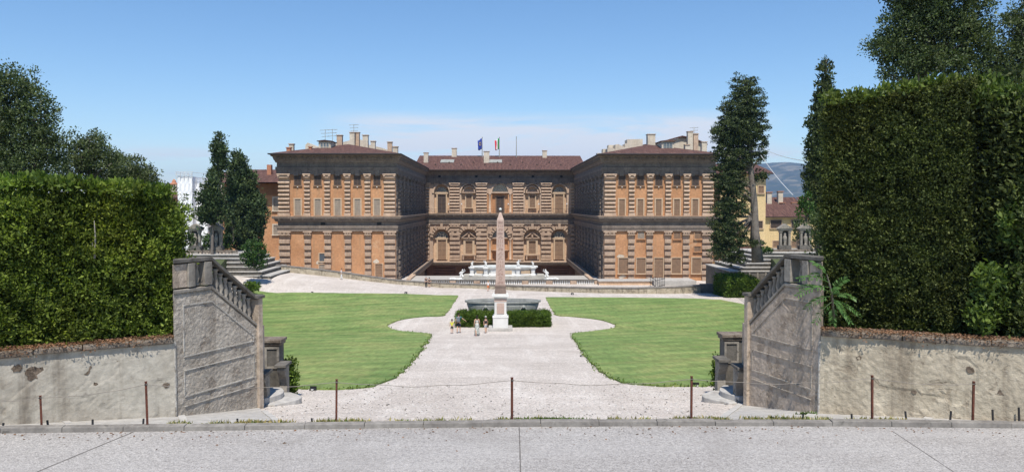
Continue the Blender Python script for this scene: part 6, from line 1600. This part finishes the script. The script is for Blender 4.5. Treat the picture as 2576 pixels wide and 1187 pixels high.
    if hair is not None:
        hm = cloth('hair', hair, .3); pts = [((0,-.012,1.66),(.083*hs,.09*hs),None),((0,-.0,1.71),(.075*hs,.086*hs),0)]
        if hair_long: pts += [((0,-.055,1.58),(.075,.045),0),((0,-.075,1.46),(.07,.035),2),((0,-.09,1.36),(.05,.025),3)]
        else: pts += [((0,-.045,1.60),(.065*hs,.05),0)]
        chain('hair', pts, hm)
    e = MB()
    for s in (-1,1): e.ball((s*.032*k,.098*hs*k,1.655*k), .012*k)
    o = e.build('eyes', M['black'], org=(0,0,0)); o.parent = t
    if hat:
        m = MB(); m.lathe((0,.005*k,1.685*k), [(.095*hs*k,0),(.096*hs*k,.04*k),(.08*hs*k,.085*k),(.03*hs*k,.105*k)], 14, 1, 1.12); m.prism([(.07*k*math.cos(a_)*1.0, .09*k+.10*k*math.sin(a_)) for a_ in np.linspace(0,math.pi,9)], 1.69*k, 1.70*k, 'z')
        o = m.build('cap', hat, org=(0,0,0), smooth=False); o.parent = t
    if pack:
        m = MB(); m.box(-.15*k,.15*k,-.30*k,-.11*k,1.0*k,1.44*k); o = m.build('backpack', pack, org=(0,0,0), bevel=.05*k); o.parent = t
        m2 = MB(); m2.box(-.10*k,.10*k,-.345*k,-.30*k,1.04*k,1.22*k); o2 = m2.build('pocket', pack, org=(0,0,0), bevel=.02); o2.parent = o
        ms = MB()
        for s in (-1,1): ms.tube([(s*.11*k,-.12*k,1.43*k),(s*.115*k,.0,1.475*k),(s*.12*k,.125*k,1.36*k),(s*.13*k,.08*k,1.12*k),(s*.12*k,-.12*k,1.05*k)], .022*k, 6)
        o3 = ms.build('strap', M['black'], org=(0,0,0)); o3.parent = o
    return t
dk = (.02,.015,.012,1)
person('boy in neon yellow shirt and black shorts walking beside the man', 1137, 839, 1.27, 2, cloth('yellow_shirt',(.62,.66,.04,1)), (M['black'],'short'), dk, child=True)
person('man in teal shirt and navy shorts with grey backpack, arm stretched out', 1154, 837.5, 1.77, -8, cloth('teal_shirt',(.03,.17,.19,1)), (cloth('navy',(.02,.025,.06,1)),'short'), dk, pack=cloth('grey_pack',(.16,.18,.20,1)), point=(1,))
def dressmat():
    t = NT('patterned_dress'); t.col(t.ramp(t.noise(9., 3, .5, src=t.obj()), [(.48,(.58,.58,.53,1)),(.56,(.22,.25,.23,1))])); t.rough(.9); return t.m
person('dark haired woman in a long pale patterned dress before the hedge', 1200, 844.5, 1.70, 5, None, None, dk, dress=dressmat(), hair_long=True, shoes=(.45,.12,.08,1))
person('child in white cap, black top and grey shorts left of the obelisk', 1222, 837.5, 1.46, 18, cloth('black_top',(.03,.03,.035,1)), (cloth('pale_shorts',(.42,.43,.46,1)),'short'), dk, child=True, hat=M['white'])
person('grey haired person in black clothes standing by the ramp wall', 1072, 723, 1.72, 20, cloth('dark_shirt',(.025,.025,.03,1)), (cloth('dark_trousers',(.02,.02,.025,1)),'long'), (.35,.33,.31,1), pose='stand')
person('person in dark shirt and shorts right of the grey haired one', 1080, 723, 1.55, -15, cloth('dark_shirt_blue',(.03,.03,.045,1)), (cloth('dark_short',(.025,.025,.03,1)),'short'), dk, pose='stand')
person('person in white top and orange skirt by the ramp wall near the obelisk', 1228, 733.5, 1.70, 0, cloth('white_top',(.72,.72,.70,1)), (cloth('orange_cloth',(.62,.17,.05,1)),'short'), (.30,.22,.12,1))
person('person in white clothes walking along the sloping ramp wall, far left', 859, 703, 1.68, 80, cloth('white_shirt',(.75,.75,.74,1)), (cloth('white_trousers',(.68,.68,.66,1)),'long'), (.12,.08,.05,1))
# ------------------------------------------------------------------ air
def haze():
    m = bpy.data.materials.new('haze'); m.use_nodes = True; t = m.node_tree; t.nodes.remove(t.nodes['Principled BSDF'])
    v = t.nodes.new('ShaderNodeVolumePrincipled'); v.inputs['Color'].default_value = (.36,.56,1,1); v.inputs['Density'].default_value = HAZE
    v.inputs['Anisotropy'].default_value = .1
    t.links.new(v.outputs[0], t.nodes['Material Output'].inputs['Volume'])
    b = MB(); b.box(-9300,9300,-400,9800,-25,420); o = b.build('haze', m); tag(o, None, None, None, 'stuff'); o['label'] = 'pale blue summer haze over the far hills'
HAZE = 8.5e-5
haze()
